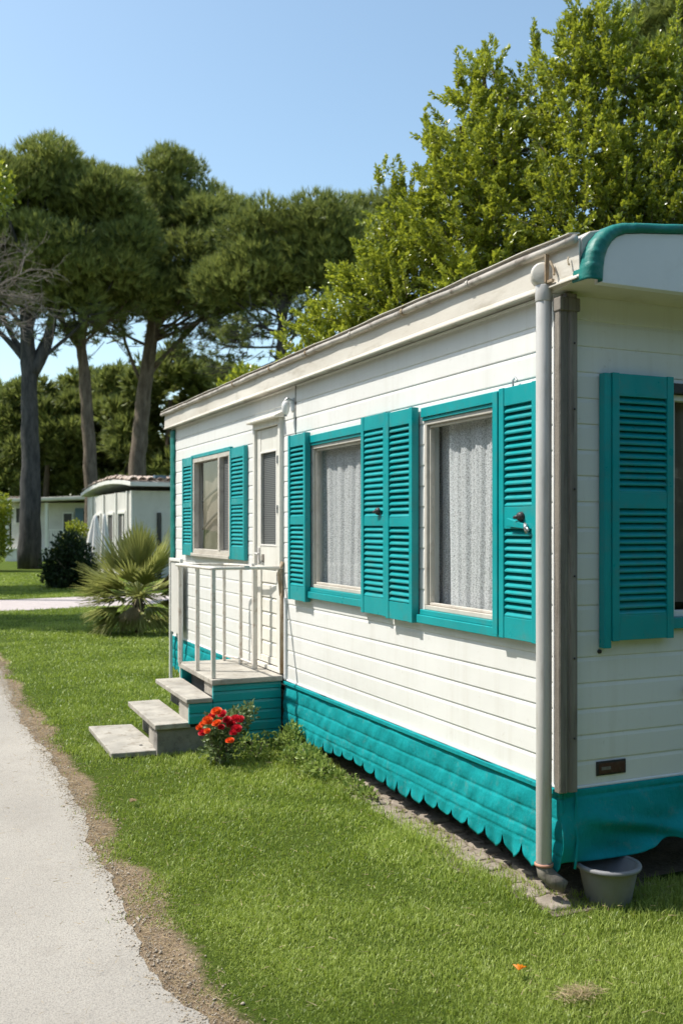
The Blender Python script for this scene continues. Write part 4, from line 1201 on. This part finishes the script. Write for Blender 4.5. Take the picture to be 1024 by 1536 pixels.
bA = at(45, 850, 38); bA.z = 0
pine('stone_pine', 'tall stone pine with thick dark forked trunk at far left', bA, [bA, at(46, 700, 38), at(44, 560, 38), at(40, 470, 38), at(50, 360, 38)], .40,
     crown_puffs([(-40, 350, 70), (5, 300, 70), (60, 275, 60), (112, 278, 60), (165, 310, 58), (60, 345, 80), (110, 390, 65), (20, 400, 60), (-30, 430, 50), (60, 440, 50), (120, 430, 50), (165, 385, 50)], 38, 9), bark='bark_grey', wt=38, wisps=[(60, 480, 60, 40), (-10, 470, 40, 25), (110, 470, 40, 25)],
     forks=[(at(48, 560, 38), at(80, 470, 38), .28, .16), (at(80, 470, 38), at(90, 380, 38.4), .16, .07), (at(42, 545, 38), at(-20, 480, 37.5), .16, .06), (at(36, 530, 38), at(0, 440, 38.3), .12, .04)])
bB = at(142, 850, 40); bB.z = 0
pine('stone_pine', 'slender stone pine with forked trunk behind the tile roofed cabin', bB, [bB, at(136, 700, 40), at(128, 570, 40), at(122, 515, 40), at(133, 440, 40)], .31,
     crown_puffs([(150, 410, 55), (105, 440, 40), (185, 450, 38), (135, 370, 55), (170, 400, 50)], 40.5, 8), wt=40, wisps=[(140, 480, 50, 35), (100, 490, 30, 20)], forks=[(at(122, 520, 40), at(92, 480, 40), .2, .1), (at(92, 480, 40), at(80, 420, 40), .1, .05)])
bC = at(200, 850, 42); bC.z = 0
pine('stone_pine', 'broad round crowned stone pine with leaning trunk, tallest in the middle', bC, [bC, at(206, 700, 42), at(216, 590, 42), at(232, 470, 42), at(245, 380, 42)], .40,
     crown_puffs([(205, 300, 54), (262, 290, 56), (318, 320, 54), (352, 350, 50), (385, 390, 40), (300, 350, 75), (230, 350, 70), (350, 400, 60), (280, 425, 60), (215, 415, 50), (320, 450, 45), (190, 320, 50), (240, 455, 40), (370, 440, 40)], 42, 9), wt=42, wisps=[(165, 490, 40, 40), (290, 500, 50, 45), (200, 470, 60, 35), (340, 490, 40, 30), (250, 520, 40, 15)],
     forks=[(at(228, 500, 42), at(290, 430, 41.5), .16, .07), (at(225, 520, 42), at(150, 470, 42.5), .07, .03), (at(230, 490, 42), at(320, 480, 42), .07, .03)])
bD = at(418, 850, 36); bD.z = 0
pine('stone_pine', 'dark stone pine with straight trunk rising behind the home roof', bD, [bD, at(419, 640, 36), at(421, 540, 36), at(425, 460, 36), at(432, 380, 36)], .26,
     crown_puffs([(400, 375, 52), (450, 362, 52), (500, 372, 52), (430, 410, 55), (380, 420, 45), (490, 410, 50), (530, 390, 40), (350, 430, 30)], 36, 9), bark='bark_grey', wt=36, wisps=[(370, 510, 40, 35), (400, 490, 50, 35), (360, 560, 30, 14), (460, 480, 40, 25)],
     forks=[(at(421, 540, 36), at(350, 575, 36), .05, .02), (at(421, 520, 36), at(345, 520, 36.4), .05, .02), (at(422, 500, 36), at(360, 480, 35.6), .06, .02), (at(422, 510, 36), at(480, 480, 36.3), .06, .02)])
bE = at(545, 850, 47); bE.z = 0
pine('stone_pine', 'distant stone pine crown showing left of the bright leafy trees', bE, [bE, at(545, 600, 47), at(545, 450, 47), at(548, 360, 47)], .30,
     crown_puffs([(500, 355, 38), (540, 345, 40), (580, 345, 42), (550, 370, 50), (600, 370, 45)], 47, 9))
bF = at(1000, 850, 30); bF.z = 0
pine('stone_pine', 'dark pine top rising behind the leafy trees at upper right', bF, [bF, at(1000, 500, 30), at(995, 200, 30), at(990, 80, 30)], .28,
     crown_puffs([(970, 60, 45), (1010, 45, 50), (1060, 80, 60), (985, 110, 50)], 30, 9, (.6, .95)))


# wispy dead lower branches under the middle pines (part of those trees in the photo: kept small, in trunk meshes)

# far bushy tree line, each tree its own
line = [(-70, 640, 75, 58, 'needle'), (8, 660, 62, 60, 'needle'), (70, 650, 70, 56, 'bushleaf'), (130, 640, 72, 58, 'bushleaf'), (190, 650, 75, 57, 'bushleaf'), (250, 625, 85, 50, 'bushleaf'), (320, 635, 80, 53, 'bushleaf'), (395, 640, 65, 57, 'needle'), (470, 640, 70, 58, 'needle'), (560, 640, 70, 59, 'needle'), (-150, 650, 80, 60, 'needle')]
names_ = ['dark bushy tree off the left edge of the tree line', 'dark conical topped tree at the left end of the tree line', 'green bushy tree between the thick trunk and the slender trunk', 'rounded bushy tree straight behind the slender pine trunk', 'bushy tree filling the gap between the two pale pine trunks', 'tall olive green bushy tree right of the leaning pine trunk', 'wide bushy tree just above the far end of the home roof', 'dark tree behind the straight trunked pine', 'dark tree behind the home roof under the leafy trees', 'dark tree hidden behind the leafy trees and the home', 'dark tree beyond the left edge of the lawn']
for (px, py, rp_, t, mt), lb in zip(line, names_):
    b_ = at(px, 850, t); b_.z = 0
    rad = rp_ / F * t
    pf = []
    ztop = at(px, py - rp_, t).z
    for k in range(46):
        zz = rnd.uniform(.02, 1) ** .8 * (ztop - .6)
        rr_ = rad * (1.0 if zz < ztop * .7 else max(.3, 1.0 - (zz - ztop * .7) / (ztop * .42)))
        a_ = rnd.uniform(0, 6.28); q_ = rnd.uniform(.5, 1.0)
        pf.append((Vector((b_.x + rr_ * q_ * math.cos(a_), b_.y + rr_ * q_ * math.sin(a_), zz + .4)), rnd.uniform(.8, 1.35)))
    pine('bushy_tree', lb, b_, [b_, b_ + Vector((0, 0, ztop * .4)), b_ + Vector((.2, 0, ztop * .8))], .22, pf, density=80, mat=mt, nl=.5, nw=.13, branches=False, cat='tree', group='trees along the far edge', upb=.3)

b_ = at(370, 850, 24); b_.z = 0
o = empty('young_tree', b_, 'small pale green tree peeping over the home roof beside the dark pines', 'tree')
mb = MB(); mb.tube([b_, at(371, 700, 24), at(370, 580, 24)], [.09, .07, .03], 9); mb.build('trunk', M['bark'], o, smooth=True)
shrub_cloud('crown', M['leaf'], o, [(tuple(at(370, 575, 24)), (.45, .45, .45)), (tuple(at(350, 600, 24)), (.5, .5, .5)), (tuple(at(395, 590, 24)), (.45, .45, .45)), (tuple(at(370, 640, 24)), (.8, .8, .7))], 4200, .13, .08)


def leafy(name, label, base, trunk, lobes, spires, shoots_per, t0, seed):
    o = empty(name, base, label, 'leafy tree', 'bright leafy trees behind the home')
    mb = MB(); tp = [Vector(p) for p in trunk]; n = len(tp)
    fp = []
    mb.tube(tp, [.13 * (1 - .6 * i / (n - 1)) for i in range(n)], 10)
    P, D, T, Lf = [], [], [], []
    tips = []
    for (px, py, rpx, dt) in lobes:
        c = at(px, py, t0 + dt); rad = rpx / F * (t0 + dt)
        s_ = min(tp, key=lambda q: (q - c).length)
        limb(mb, s_, c, .045, .015, .12, 6, 6)
        m = int(shoots_per * (rpx / 70.) ** 2) + 6
        ltint = rnd.gauss(0, .13)
        for k in range(m):
            d_ = Vector((rnd.gauss(0, 1), rnd.gauss(0, 1), rnd.gauss(0, 1))).normalized()
            st_ = c + d_ * rad * (rnd.random() ** .4) * .80 - Vector((0, 0, .20))
            up_ = (Vector((0, 0, .62)) + d_ * 1.0 + Vector((rnd.gauss(0, .38), rnd.gauss(0, .38), rnd.gauss(0, .2)))).normalized()
            tips.append((st_, up_, rnd.uniform(.14, .48), ltint + rnd.gauss(0, .10), 1.0))
    for (px, py, lenpx, dt) in spires:
        for j in range(7):
            st_ = at(px + rnd.gauss(0, 6), py + lenpx * rnd.uniform(.3, 1.0), t0 + dt + rnd.gauss(0, .08))
            e_ = at(px + rnd.gauss(0, 3) , py + (0 if j == 0 else rnd.uniform(5, lenpx * .5)), t0 + dt)
            v_ = e_ - st_
            if v_.z < .1: v_ = Vector((rnd.gauss(0, .08), rnd.gauss(0, .08), .3))
            tips.append((st_, v_.normalized(), v_.length, rnd.gauss(.08, .1), .9))
    for i, (s_, u_, L_, tt, sc) in enumerate(tips):
        if i % 3 == 0: mb.tube([s_, s_ + u_ * L_], [.006, .002], 4, cap=False)
        k = int(40 + 84 * L_)
        f_ = rng.random(k) ** .8
        base_ = np.array(s_)[None, :] + np.array(u_)[None, :] * (f_ * L_)[:, None]
        r_ = unit(np.cross(np.array(u_)[None, :], rng.normal(size=(k, 3))))
        P.append(base_); D.append(unit(r_ * (1.0 - .45 * f_[:, None]) + np.array(u_)[None, :] * (.45 + .6 * f_[:, None]) + rng.normal(0, .18, (k, 3))))
        T.append(np.clip(.42 + tt + .18 * f_ + rng.normal(0, .22, k), 0, 1)); Lf.append(np.full(k, sc))
    mb.build('trunk', M['bark'], o, smooth=True)
    P = np.concatenate(P); D = np.concatenate(D); T = np.concatenate(T); sc = np.concatenate(Lf)
    n = len(P)
    V = leaves(P + D * .01, D,   .054 * sc * rng.uniform(.4, 1.5, n), .031 * sc * rng.uniform(.7, 1.25, n))
    fast_mesh('crown', V, 5, LEAF_F, M['leaf'], o, tint=T)
    return n


bl = at(560, 850, 13.2); bl.z = 0
NL = leafy('leafy_tree', 'lower leafy tree with bright foliage sloping down to the home roof', bl, [bl, at(565, 640, 13.2), at(580, 500, 13), at(600, 380, 12.8)],
      [(465, 520, 36, 0), (500, 480, 45, .2), (540, 440, 50, 0), (570, 400, 52, -.2), (610, 360, 60, .1), (590, 450, 75, -.3), (540, 520, 65, -.2), (480, 560, 45, .1), (640, 400, 75, 0), (610, 310, 32, .1), (640, 310, 45, -.1), (620, 520, 70, -.1)],
      [(590, 258, 60, 0), (568, 250, 34, .1), (604, 270, 50, .1), (540, 388, 40, 0), (628, 285, 50, 0), (470, 455, 40, 0)], 95, 12.2, 1)
bm2 = at(735, 850, 13); bm2.z = 0
NL += leafy('leafy_tree', 'tall middle leafy tree whose upright shoots stand against the sky', bm2, [bm2, at(735, 600, 13), at(735, 420, 12.8), at(740, 250, 12.6), at(735, 150, 12.5)],
      [(660, 240, 36, .1), (690, 190, 42, 0), (700, 270, 62, -.2), (710, 130, 26, .1), (735, 170, 42, 0), (740, 240, 65, -.3), (690, 340, 75, -.2), (760, 320, 80, -.4), (775, 190, 45, .2), (720, 410, 80, -.5), (800, 140, 42, .1), (810, 220, 65, -.2), (800, 400, 80, -.5), (730, 100, 22, 0)],
      [(690, 95, 60, .1), (727, 64, 70, 0), (640, 195, 40, .1), (803, 30, 90, 0), (712, 110, 60, 0), (770, 130, 60, .1), (655, 205, 50, 0), (748, 92, 60, 0)], 95, 11.8, 2)
br = at(930, 850, 12.5); br.z = 0
NL += leafy('leafy_tree', 'right hand leafy tree rising to the top edge above the white end panel', br, [br, at(930, 600, 12.5), at(925, 420, 12.3), at(920, 250, 12), at(915, 120, 12)],
      [(850, 70, 32, .1), (860, 130, 55, 0), (905, 60, 45, 0), (915, 120, 60, -.1), (880, 210, 75, -.3), (960, 170, 58, 0), (940, 260, 80, -.4), (1005, 140, 50, -.2), (1020, 230, 75, -.3), (860, 310, 85, -.4), (960, 340, 85, -.5), (1040, 330, 80, -.4), (1080, 200, 90, 0), (885, 25, 28, 0), (1010, 90, 40, -.2), (900, 400, 75, -.5)],
      [(858, 12, 60, .1), (895, -18, 60, 0), (925, -5, 70, 0), (880, 20, 50, 0), (840, 40, 60, .1), (1012, 30, 70, -.2), (995, 75, 60, -.2)], 95, 11.2, 3)
print('leafy leaves', NL)

# bare branched tree at the left edge, with a leafy neighbour peeping in
b_ = at(-110, 850, 25); b_.z = 0
o = empty('bare_tree', b_, 'leafless tree with a grey tangle of dead twigs at the left edge', 'bare tree')
mb = MB()
def twig(p, d, L, r, depth):
    e = p + d * L
    pts = [p, p.lerp(e, .5) + Vector((rnd.gauss(0, 1), rnd.gauss(0, 1), rnd.gauss(0, 1))) * L * .08, e]
    mb.tube(pts, [r, r * .8, r * .6], 5 if depth > 1 else 4, cap=False)
    if depth == 0: return
    for k in range(rnd.randint(2, 4)):
        nd = (d + Vector((rnd.gauss(0, .55), rnd.gauss(0, .55), rnd.gauss(-.05, .5)))).normalized()
        twig(p.lerp(e, rnd.uniform(.35, 1)), nd, L * rnd.uniform(.55, .85), r * .62, depth - 1)
top_ = at(-70, 480, 25)
mb.tube([b_, at(-100, 700, 25), at(-90, 560, 25), top_], [.16, .14, .12, .08], 10)
for tgt in ((10, 330), (40, 390), (20, 440), (-20, 360), (50, 350), (-50, 330), (-110, 350), (-140, 420), (30, 470)):
    v_ = at(tgt[0], tgt[1], 25 + rnd.uniform(-.8, .8)) - top_
    twig(top_.lerp(at(-90, 560, 25), rnd.random() * .5), v_.normalized(), v_.length * .62, .03, 4)
mb.build('trunk', M['twig'], o, smooth=True, fix=False)
b_ = at(-75, 850, 22); b_.z = 0
o = empty('leafy_tree', b_, 'leafy yellow green tree mostly cut off by the left edge', 'leafy tree')
mb = MB(); mb.tube([b_, at(-80, 600, 22), at(-75, 420, 22), at(-60, 300, 22)], [.14, .12, .09, .04], 9); mb.build('trunk', M['bark'], o, smooth=True)
shrub_cloud('crown', M['leaf'], o, [(tuple(at(-5, 285, 22)), (.38, .5, .55)), (tuple(at(-50, 270, 22)), (.7, .7, .6)), (tuple(at(-90, 300, 22)), (.8, .8, .8)), (tuple(at(-60, 360, 22)), (.6, .7, .6))], 5200, .13, .07)

# a tree wholly left of the picture whose shadow lies on the lawn
for (tx, ty, hh, lb) in ((-4.3, 16.4, 7.0, 'rounded leafy tree left of the road casting shade on the lawn'), (-3.3, 24.9, 7.0, 'second leafy tree left of the path, farther from the road')):
    b_ = Vector((tx, ty, 0)); o = empty('leafy_tree', b_, lb, 'leafy tree')
    mb = MB(); mb.tube([b_, b_ + Vector((.1, 0, hh * .5)), b_ + Vector((0, .1, hh * .9))], [.16, .13, .05], 9); mb.build('trunk', M['bark'], o, smooth=True)
    shrub_cloud('crown', M['leaf'], o, [((tx + rnd.uniform(-1.5, 1.3), ty + rnd.uniform(-1, 1), hh + rnd.uniform(-1, .8)), (rnd.uniform(.7, 1.1),) * 3) for _ in range(11)], 15000, .17, .11)

# unseen foliage belts, added across the road and behind the camera to block low sky light
def belt(name, label, x0, x1, y0, y1, h, n):
    P = np.stack([rng.uniform(x0, x1, n), rng.uniform(y0, y1, n), np.zeros(n)], 1)
    top = h * (.8 + .16 * np.sin(P[:, 0] * .9 + P[:, 1] * .7) + .1 * np.sin(P[:, 0] * 2.3 - P[:, 1] * 1.9))
    P[:, 2] = rng.random(n) ** .8 * top
    V = leaves(P, unit(rng.normal(size=(n, 3)) + np.array([0, 0, .3])), rng.uniform(.25, .5, n), rng.uniform(.16, .3, n))
    o = fast_mesh(name, V, 5, LEAF_F, M['shrubleaf'], tint=np.clip(rng.normal(.45, .2, n), 0, 1)); tag(o, label, 'unseen_sky_screen', kind='stuff')
belt('unseen_sky_screen', 'added unseen foliage behind the camera, screening sky light from the short end of the home', -9, 16, -11.5, -8.6, 6.6, 18000)
belt('unseen_sky_screen', 'added unseen foliage left of the road, screening low sky from the side wall and its glass', -12.5, -9.5, -11, 32, 7.5, 30000)

# ------------------------------------------------------------------ shrubs near the far cabins
b_ = at(103, 880, 26); b_.z = 0
o = empty('round_shrub', b_, 'dark rounded shrub on the lawn beside the thick pine trunk', 'shrub')
shrub_cloud('foliage', M['shrubleaf'], o, [(tuple(at(88, 845, 26)), (.42, .45, .45)), (tuple(at(118, 845, 26)), (.48, .5, .5)), (tuple(at(105, 820, 26)), (.42, .45, .42)), (tuple(at(105, 865, 26)), (.62, .6, .3)), (tuple(at(80, 865, 26)), (.3, .4, .25)), (tuple(at(130, 862, 26)), (.35, .4, .3))], 6500, .10, .055)
mb = MB()
for k in range(6): limb(mb, b_ + Vector((rnd.uniform(-.1, .1), rnd.uniform(-.1, .1), 0)), b_ + Vector((rnd.uniform(-.4, .4), rnd.uniform(-.4, .4), rnd.uniform(.5, .9))), .025, .008)
mb.build('stem', M['bark'], o)
b_ = at(118, 830, 33); b_.z = 0
o = empty('bright_shrub', b_, 'yellow green leafy shrub top just behind the dark round shrub', 'shrub')
shrub_cloud('foliage', M['leaf'], o, [(tuple(at(115, 800, 33)), (.35, .4, .4)), (tuple(at(105, 825, 33)), (.4, .4, .5)), (tuple(at(122, 835, 33)), (.4, .4, .5))], 2200, .12, .07)
b_ = at(-5, 850, 36); b_.z = 0
o = empty('hedge_shrub', b_, 'bright green shrub at the left edge beside the far cabin', 'shrub')
shrub_cloud('foliage', M['leaf'], o, [(tuple(at(0, 765, 36)), (.4, .5, .6)), (tuple(at(-25, 780, 36)), (.7, .7, .9)), (tuple(at(-10, 815, 36)), (.6, .6, .7)), (tuple(at(-40, 835, 36)), (.8, .8, .7))], 5000, .14, .09)

# ------------------------------------------------------------------ fan palm
pb = at(208, 950, 15); pb.z = 0
palm = empty('fan_palm', pb, 'small fan palm with spiky green and drying fronds on the lawn', 'palm')
mb = MB()
mb.lathe([(.065, 0), (.055, .08), (.06, .2), (.065, .34), (.075, .46), (.06, .56), (.0, .58)], pb, 14)
for k in range(60):
    a_ = k * 2.399; z_ = .06 + .46 * k / 60
    d_ = Vector((math.cos(a_), math.sin(a_), .9))
    p_ = pb + Vector((.055 * math.cos(a_), .055 * math.sin(a_), z_)); mb.tube([p_, p_ + d_ * .06], [.018, .006], 5)
mb.build('trunk', M['bark'], palm)


def frond(az, el, L, fan, dry, droop, pet=.40):
    d_ = Vector((math.cos(az) * math.cos(el), math.sin(az) * math.cos(el), math.sin(el)))
    p0 = pb + Vector((0, 0, .58)); p1 = p0 + d_ * L * pet - Vector((0, 0, droop * .2 * L))
    sidev = d_.cross(Vector((0, 0, 1))).normalized(); upv = sidev.cross(d_)
    mb = MB(); mb.tube([p0, p0.lerp(p1, .5) + Vector((0, 0, .02)), p1], [.012, .009, .007], 6, cap=False)
    nb = 32
    for k in range(nb):
        q = (k / (nb - 1) - .5) * 2; a_ = q * fan
        dd = (d_ * math.cos(a_) + sidev * math.sin(a_) + upv * (.25 * (1 - abs(q)) + .12 * math.sin(k * 2.1))).normalized()
        Lk = L * (1 - pet) * 1.15 * (1 - .32 * abs(q)) * rnd.uniform(.88, 1.06); w_ = .020
        sv = dd.cross(upv).normalized()
        pts = []
        for j in range(5):
            t = j / 4; c_ = p1 + dd * Lk * t - Vector((0, 0, droop * Lk * t * t * (.35 + .2 * rnd.random())))
            ww = w_ * (.55 + .9 * t) if t < .5 else w_ * (1.0 * (1 - t) * 2 + .06)
            pts += [c_ - sv * ww + upv * .005, c_, c_ + sv * ww + upv * .005]
        mb.add(pts, [(j * 3 + i, j * 3 + i + 1, j * 3 + i + 4, j * 3 + i + 3) for j in range(4) for i in range(2)])
    o = mb.build('frond', M['palm_dry'] if dry else M['palm'], palm, smooth=False, fix=False)
    at_ = o.data.attributes.new('tint', 'FLOAT', 'POINT'); tb = rnd.gauss(.5, .2); at_.data.foreach_set('value', [min(1, max(0, tb + rnd.gauss(0, .1))) for _ in o.data.vertices])
    if dry: o['label'] = 'dry straw coloured frond'


right_az = math.atan2(rt[1], rt[0])
for (a_, el, L_, fan, dry, dr_) in ((95, 86, .98, .55, 0, 0), (60, 78, .95, .6, 0, 0), (125, 68, .92, .6, 0, .1), (20, 55, 1.0, .6, 0, .1), (165, 50, 1.0, .65, 0, .15), (-30, 50, .95, .7, 0, .15), (210, 40, .95, .7, 0, .2), (5, 32, 1.0, .6, 1, .2), (180, 24, 1.05, .75, 0, .25), (-60, 38, .85, .8, 0, .25), (-100, 45, .8, .8, 0, .2), (240, 25, .95, .8, 0, .3), (195, 8, 1.0, .8, 0, .35), (-20, 10, .9, .8, 0, .35), (-70, 8, .85, .85, 0, .4), (-120, 5, .85, .85, 0, .4), (160, -2, 1.0, .8, 0, .45), (225, -12, .9, .8, 0, .5), (-45, -14, .8, .85, 0, .5), (-95, -22, .65, .6, 1, .5), (-85, -40, .55, .4, 1, .4), (100, 20, .95, .8, 0, .3), (60, 15, .95, .8, 0, .3), (130, 5, .9, .8, 0, .4), (190, -20, .8, .7, 0, .5), (30, -10, .8, .8, 0, .5), (80, 60, .9, .7, 0, .1), (145, 60, .9, .7, 0, .15), (170, -30, .8, .8, 0, .6), (205, -35, .8, .7, 0, .6), (240, -30, .75, .8, 0, .6), (-70, -30, .75, .8, 0, .6), (-30, -35, .75, .7, 0, .6), (0, -25, .8, .8, 0, .6), (-110, -50, .6, .4, 1, .3), (-75, -55, .55, .35, 1, .3), (150, 18, 1.0, .75, 0, .3), (215, 15, .95, .8, 0, .35), (10, 20, .95, .7, 1, .25), (-10, -5, .85, .8, 0, .4)):
    frond(right_az + R(a_), R(el), L_ * (1.12 if el > 45 else 1.0), fan, dry, dr_)

# ------------------------------------------------------------------ neighbour cabins
X0, Y0, Y1, X1 = 3.87, 26.5, 34.5, 9.5
cb = empty('cabin', (X0, Y0, 0), 'white cabin with ragged terracotta tile roof behind the fan palm', 'cabin')
mb = MB(); mb.box(X0, X1, Y0, Y1, 0, 2.72); mb.build('wall', M['cabin'], cb)
mb = MB()
for (y_, w_) in ((27.15, .12), (28.9, .12), (31.0, .12), (33.2, .12), (Y0 - .002, .14)): mb.box(X0 - .06, X0 - .002, y_, y_ + w_, 0, 2.72)
mb.build('pilaster', M['cabin_white'], cb, bevel=.01)
for (y_, w_, z0_, z1_, nm) in ((27.4, 1.2, .08, 2.12, 'door'), (29.3, 1.0, .75, 2.1, 'window'), (31.6, 1.0, .75, 2.1, 'window')):
    mb = MB(); ring(mb, lambda u, z, o: Vector((X0 - o, u, z)), y_, y_ + w_, z0_, z1_, .09, .002, .06); f_ = mb.build(nm, M['cabin_white'], cb, bevel=.008)
    mb = MB(); mb.box(X0 - .012, X0 - .003, y_ + .08, y_ + w_ - .08, z0_ + .08, z1_ - .08); mb.build('pane', M['dark'], f_)
    if nm == 'door':
        mb = MB(); mb.box(X0 - .02, X0 - .0125, y_ + .5, y_ + .62, z0_ + .09, z1_ - .09); mb.build('mullion', M['cabin_white'], f_)
mb = MB(); mb.box(4.60, 4.72, Y0 - .07, Y0 - .003, .0, 2.05); mb.build('downpipe', M['bark_grey'], cb, bevel=.015)
mb = MB(); mb.box(4.74, 6.6, Y0 - .03, Y0 - .004, .0, 2.02); mb.build('panel', M['cabin'], cb)
def roof_z(y): return 2.86 + .30 * (1 - ((y - 30.2) / 5.0) ** 2 * .95)
mb = MB(); ys_ = [Y0 - .35 + (Y1 - Y0 + .9) * i / 18 for i in range(19)]
pr = [(y_, roof_z(y_) + .0) for y_ in ys_] + [(y_, roof_z(y_) - .13) for y_ in reversed(ys_)]
mb.prism(pr, 'x', X0 - .16, X1 + .3); rf = mb.build('roof', M['cabin_white'], cb, bevel=.01)
mb = MB()
for i in range(26):
    for j in range(22):
        x_ = X0 - .18 + j * .27 + rnd.uniform(-.03, .03); y_ = Y0 - .37 + i * .33
        if y_ > Y1 + .4: continue
        z_ = roof_z(y_ + .1) + .02 + rnd.uniform(0, .05)
        pts = []
        for yy, rr_ in ((y_, .12), (y_ + .36, .10)):
            dz = roof_z(yy) - roof_z(y_)
            for k in range(6):
                a_ = math.pi * k / 5; pts.append((x_ + .13 + rr_ * math.cos(a_), yy, z_ + dz + .085 * math.sin(a_)))
        mb.add(pts, [(k, k + 1, k + 7, k + 6) for k in range(5)])
mb.build('roof_tiles', M['tile'], rf, solid=.018, fix=False)
mb = MB()
for k in range(7): 
    x_ = X0 + .6 + k * .5; mb.box(x_, x_ + .35, Y0 - .30, Y0 - .05, roof_z(Y0) + .10, roof_z(Y0) + .16 + rnd.uniform(0, .05))
mb.build('patch', M['cabin_blue'], rf)


def folded_parasol(px, t, h, r, label, lean):
    b_ = at(px, 850, t); b_.z = 0
    o = empty('folded_parasol', b_, label, 'parasol')
    top_ = b_ + Vector((lean, 0, h)); 
    mb = MB(); mb.tube([b_, top_], .025, 8); mb.build('pole', M['rail'], o)
    mb = MB()
    def fn(u, v):
        a_ = u * 2 * math.pi; rr_ = r * (.10 + .95 * v ** .8) * (1 + .28 * math.cos(a_ * 7)); c_ = top_.lerp(b_, v * .72)
        return (c_.x + rr_ * math.cos(a_), c_.y + rr_ * math.sin(a_), c_.z)
    mb.grid(fn, 56, 10); mb.build('canopy', M['cloth'], o, smooth=True, solid=.01, fix=False)
folded_parasol(139, 28, 1.95, .24, 'white cloth hanging in a cone, left one before the tile roofed cabin', .08)
folded_parasol(150, 28.4, 1.5, .30, 'shorter wide white cloth cone between the two taller ones at the cabin', .0)
folded_parasol(160, 27.6, 2.0, .13, 'narrow tall white folded cloth nearest the cabin door', -.06)

# farther cabin
q0 = at(8, 843, 46); q0.z = 0
fc = empty('cabin', q0, 'low white cabin with porch half hidden by the thick pine trunk', 'cabin')
ux = Vector((rt[0], rt[1], 0)); uy = Vector((fw[0], fw[1], 0))
MM = Matrix.Translation(q0) @ Matrix(((ux.x, uy.x, 0, 0), (ux.y, uy.y, 0, 0), (0, 0, 1, 0), (0, 0, 0, 1)))
mb = MB(); mb.box(0, 4.4, .9, 5, 0, 2.75, MM); mb.build('wall', M['cabin'], fc)
mb = MB(); mb.box(0, 4.4, 0, .895, 0, .55, MM); mb.box(-.05, 4.45, -.05, .89, .551, .62, MM); mb.build('porch_base', M['cabin_white'], fc, bevel=.01)
for x_ in (.02, 1.85, 4.25): q = MB(); q.box(x_, x_ + .14, .0, .14, .62, 2.74, MM); q.build('porch_post', M['cabin_white'], fc, bevel=.01)
mb = MB(); mb.box(.2, .85, .80, .895, 1.75, 2.55, MM); f_ = mb.build('window', M['cabin_white'], fc); mb = MB(); mb.box(.26, .79, .785, .798, 1.81, 2.49, MM); mb.build('pane', M['dark'], f_)
mb = MB(); mb.box(2.45, 2.95, .80, .895, 1.3, 2.3, MM); f_ = mb.build('window', M['cabin_white'], fc); mb = MB(); mb.box(2.51, 2.89, .785, .798, 1.36, 2.24, MM); mb.build('pane', M['dark'], f_)
mb = MB(); mb.box(3.05, 3.45, .78, .894, .62, 2.5, MM); mb.build('shutter_panel', M['cabin_blue'], fc, bevel=.01)
mb = MB(); mb.box(3.46, 3.95, .80, .894, .62, 2.35, MM); mb.build('door', M['shrubleaf'], fc)
mb = MB()
for k in range(9): mb.box(1.99 + k * .12, 2.03 + k * .12, .03, .06, .62, 1.45, MM)
mb.box(1.99, 3.0, .02, .07, 1.451, 1.50, MM); mb.build('railing', M['cabin_white'], fc)
mb = MB(); mb.prism([(-.35, 2.76), (4.7, 2.92), (4.7, 3.08), (-.35, 2.90)], 'y', -.35, 5.2); 
mb.v = [tuple(MM @ Vector(p)) for p in mb.v]; rf = mb.build('roof', M['cream'], fc, bevel=.02)
mb = MB()
for k in range(8): mb.box(-.3 + k * .2, -.14 + k * .2, -.32, .3, 2.905 + .008 * k, 2.98 + .01 * k, MM)
mb.build('roof_tiles', M['tile'], rf, bevel=.02)

# ------------------------------------------------------------------ light, sky, camera
sun_dir = Vector((.46, -.28, -.83)).normalized()
sd = bpy.data.lights.new('sun', 'SUN'); sd.energy = 2.85; sd.angle = R(.5); sd.color = (1.0, .955, .88)
so = bpy.data.objects.new('sun', sd); col.objects.link(so); so.rotation_euler = sun_dir.to_track_quat('-Z', 'Y').to_euler(); so.location = (-6, 2, 12)
w = bpy.data.worlds.new('World'); scene.world = w; w.use_nodes = True
n = w.node_tree; n.nodes.clear()
sky = n.nodes.new('ShaderNodeTexSky'); sky.sky_type = 'NISHITA'; sky.sun_disc = False
sky.sun_elevation = math.asin(-sun_dir.z); sky.sun_rotation = math.atan2(-sun_dir.x, -sun_dir.y)
sky.air_density = 1.0; sky.dust_density = 1.4; sky.ozone_density = 1.6; sky.altitude = 0
bg = n.nodes.new('ShaderNodeBackground'); bg.inputs[1].default_value = .100
ow = n.nodes.new('ShaderNodeOutputWorld'); n.links.new(mixc(n, 1.0, sky.outputs[0], (1.10, 1.14, 1.02), 'MULTIPLY'), bg.inputs[0]); n.links.new(bg.outputs[0], ow.inputs[0])

cd = bpy.data.cameras.new('camera'); co = bpy.data.objects.new('camera', cd); col.objects.link(co)
co.location = (CAMX, CAMY, CH); co.rotation_euler = (R(90), 0, -TH)
cd.sensor_fit = 'VERTICAL'; cd.sensor_height = 36; cd.sensor_width = 24; cd.lens = F / 1536 * 36
cd.shift_y = (HY - 768) / 1536; cd.clip_end = 2000; cd.clip_start = .05
cd.dof.use_dof = True; cd.dof.focus_distance = 4.9; cd.dof.aperture_fstop = 3.6
scene.camera = co
scene.view_settings.view_transform = 'Standard'; scene.view_settings.look = 'None'; scene.view_settings.gamma = 1
scene.view_settings.exposure = 1.1
scene.cycles.transparent_max_bounces = 12
scene.cycles.max_bounces = 8
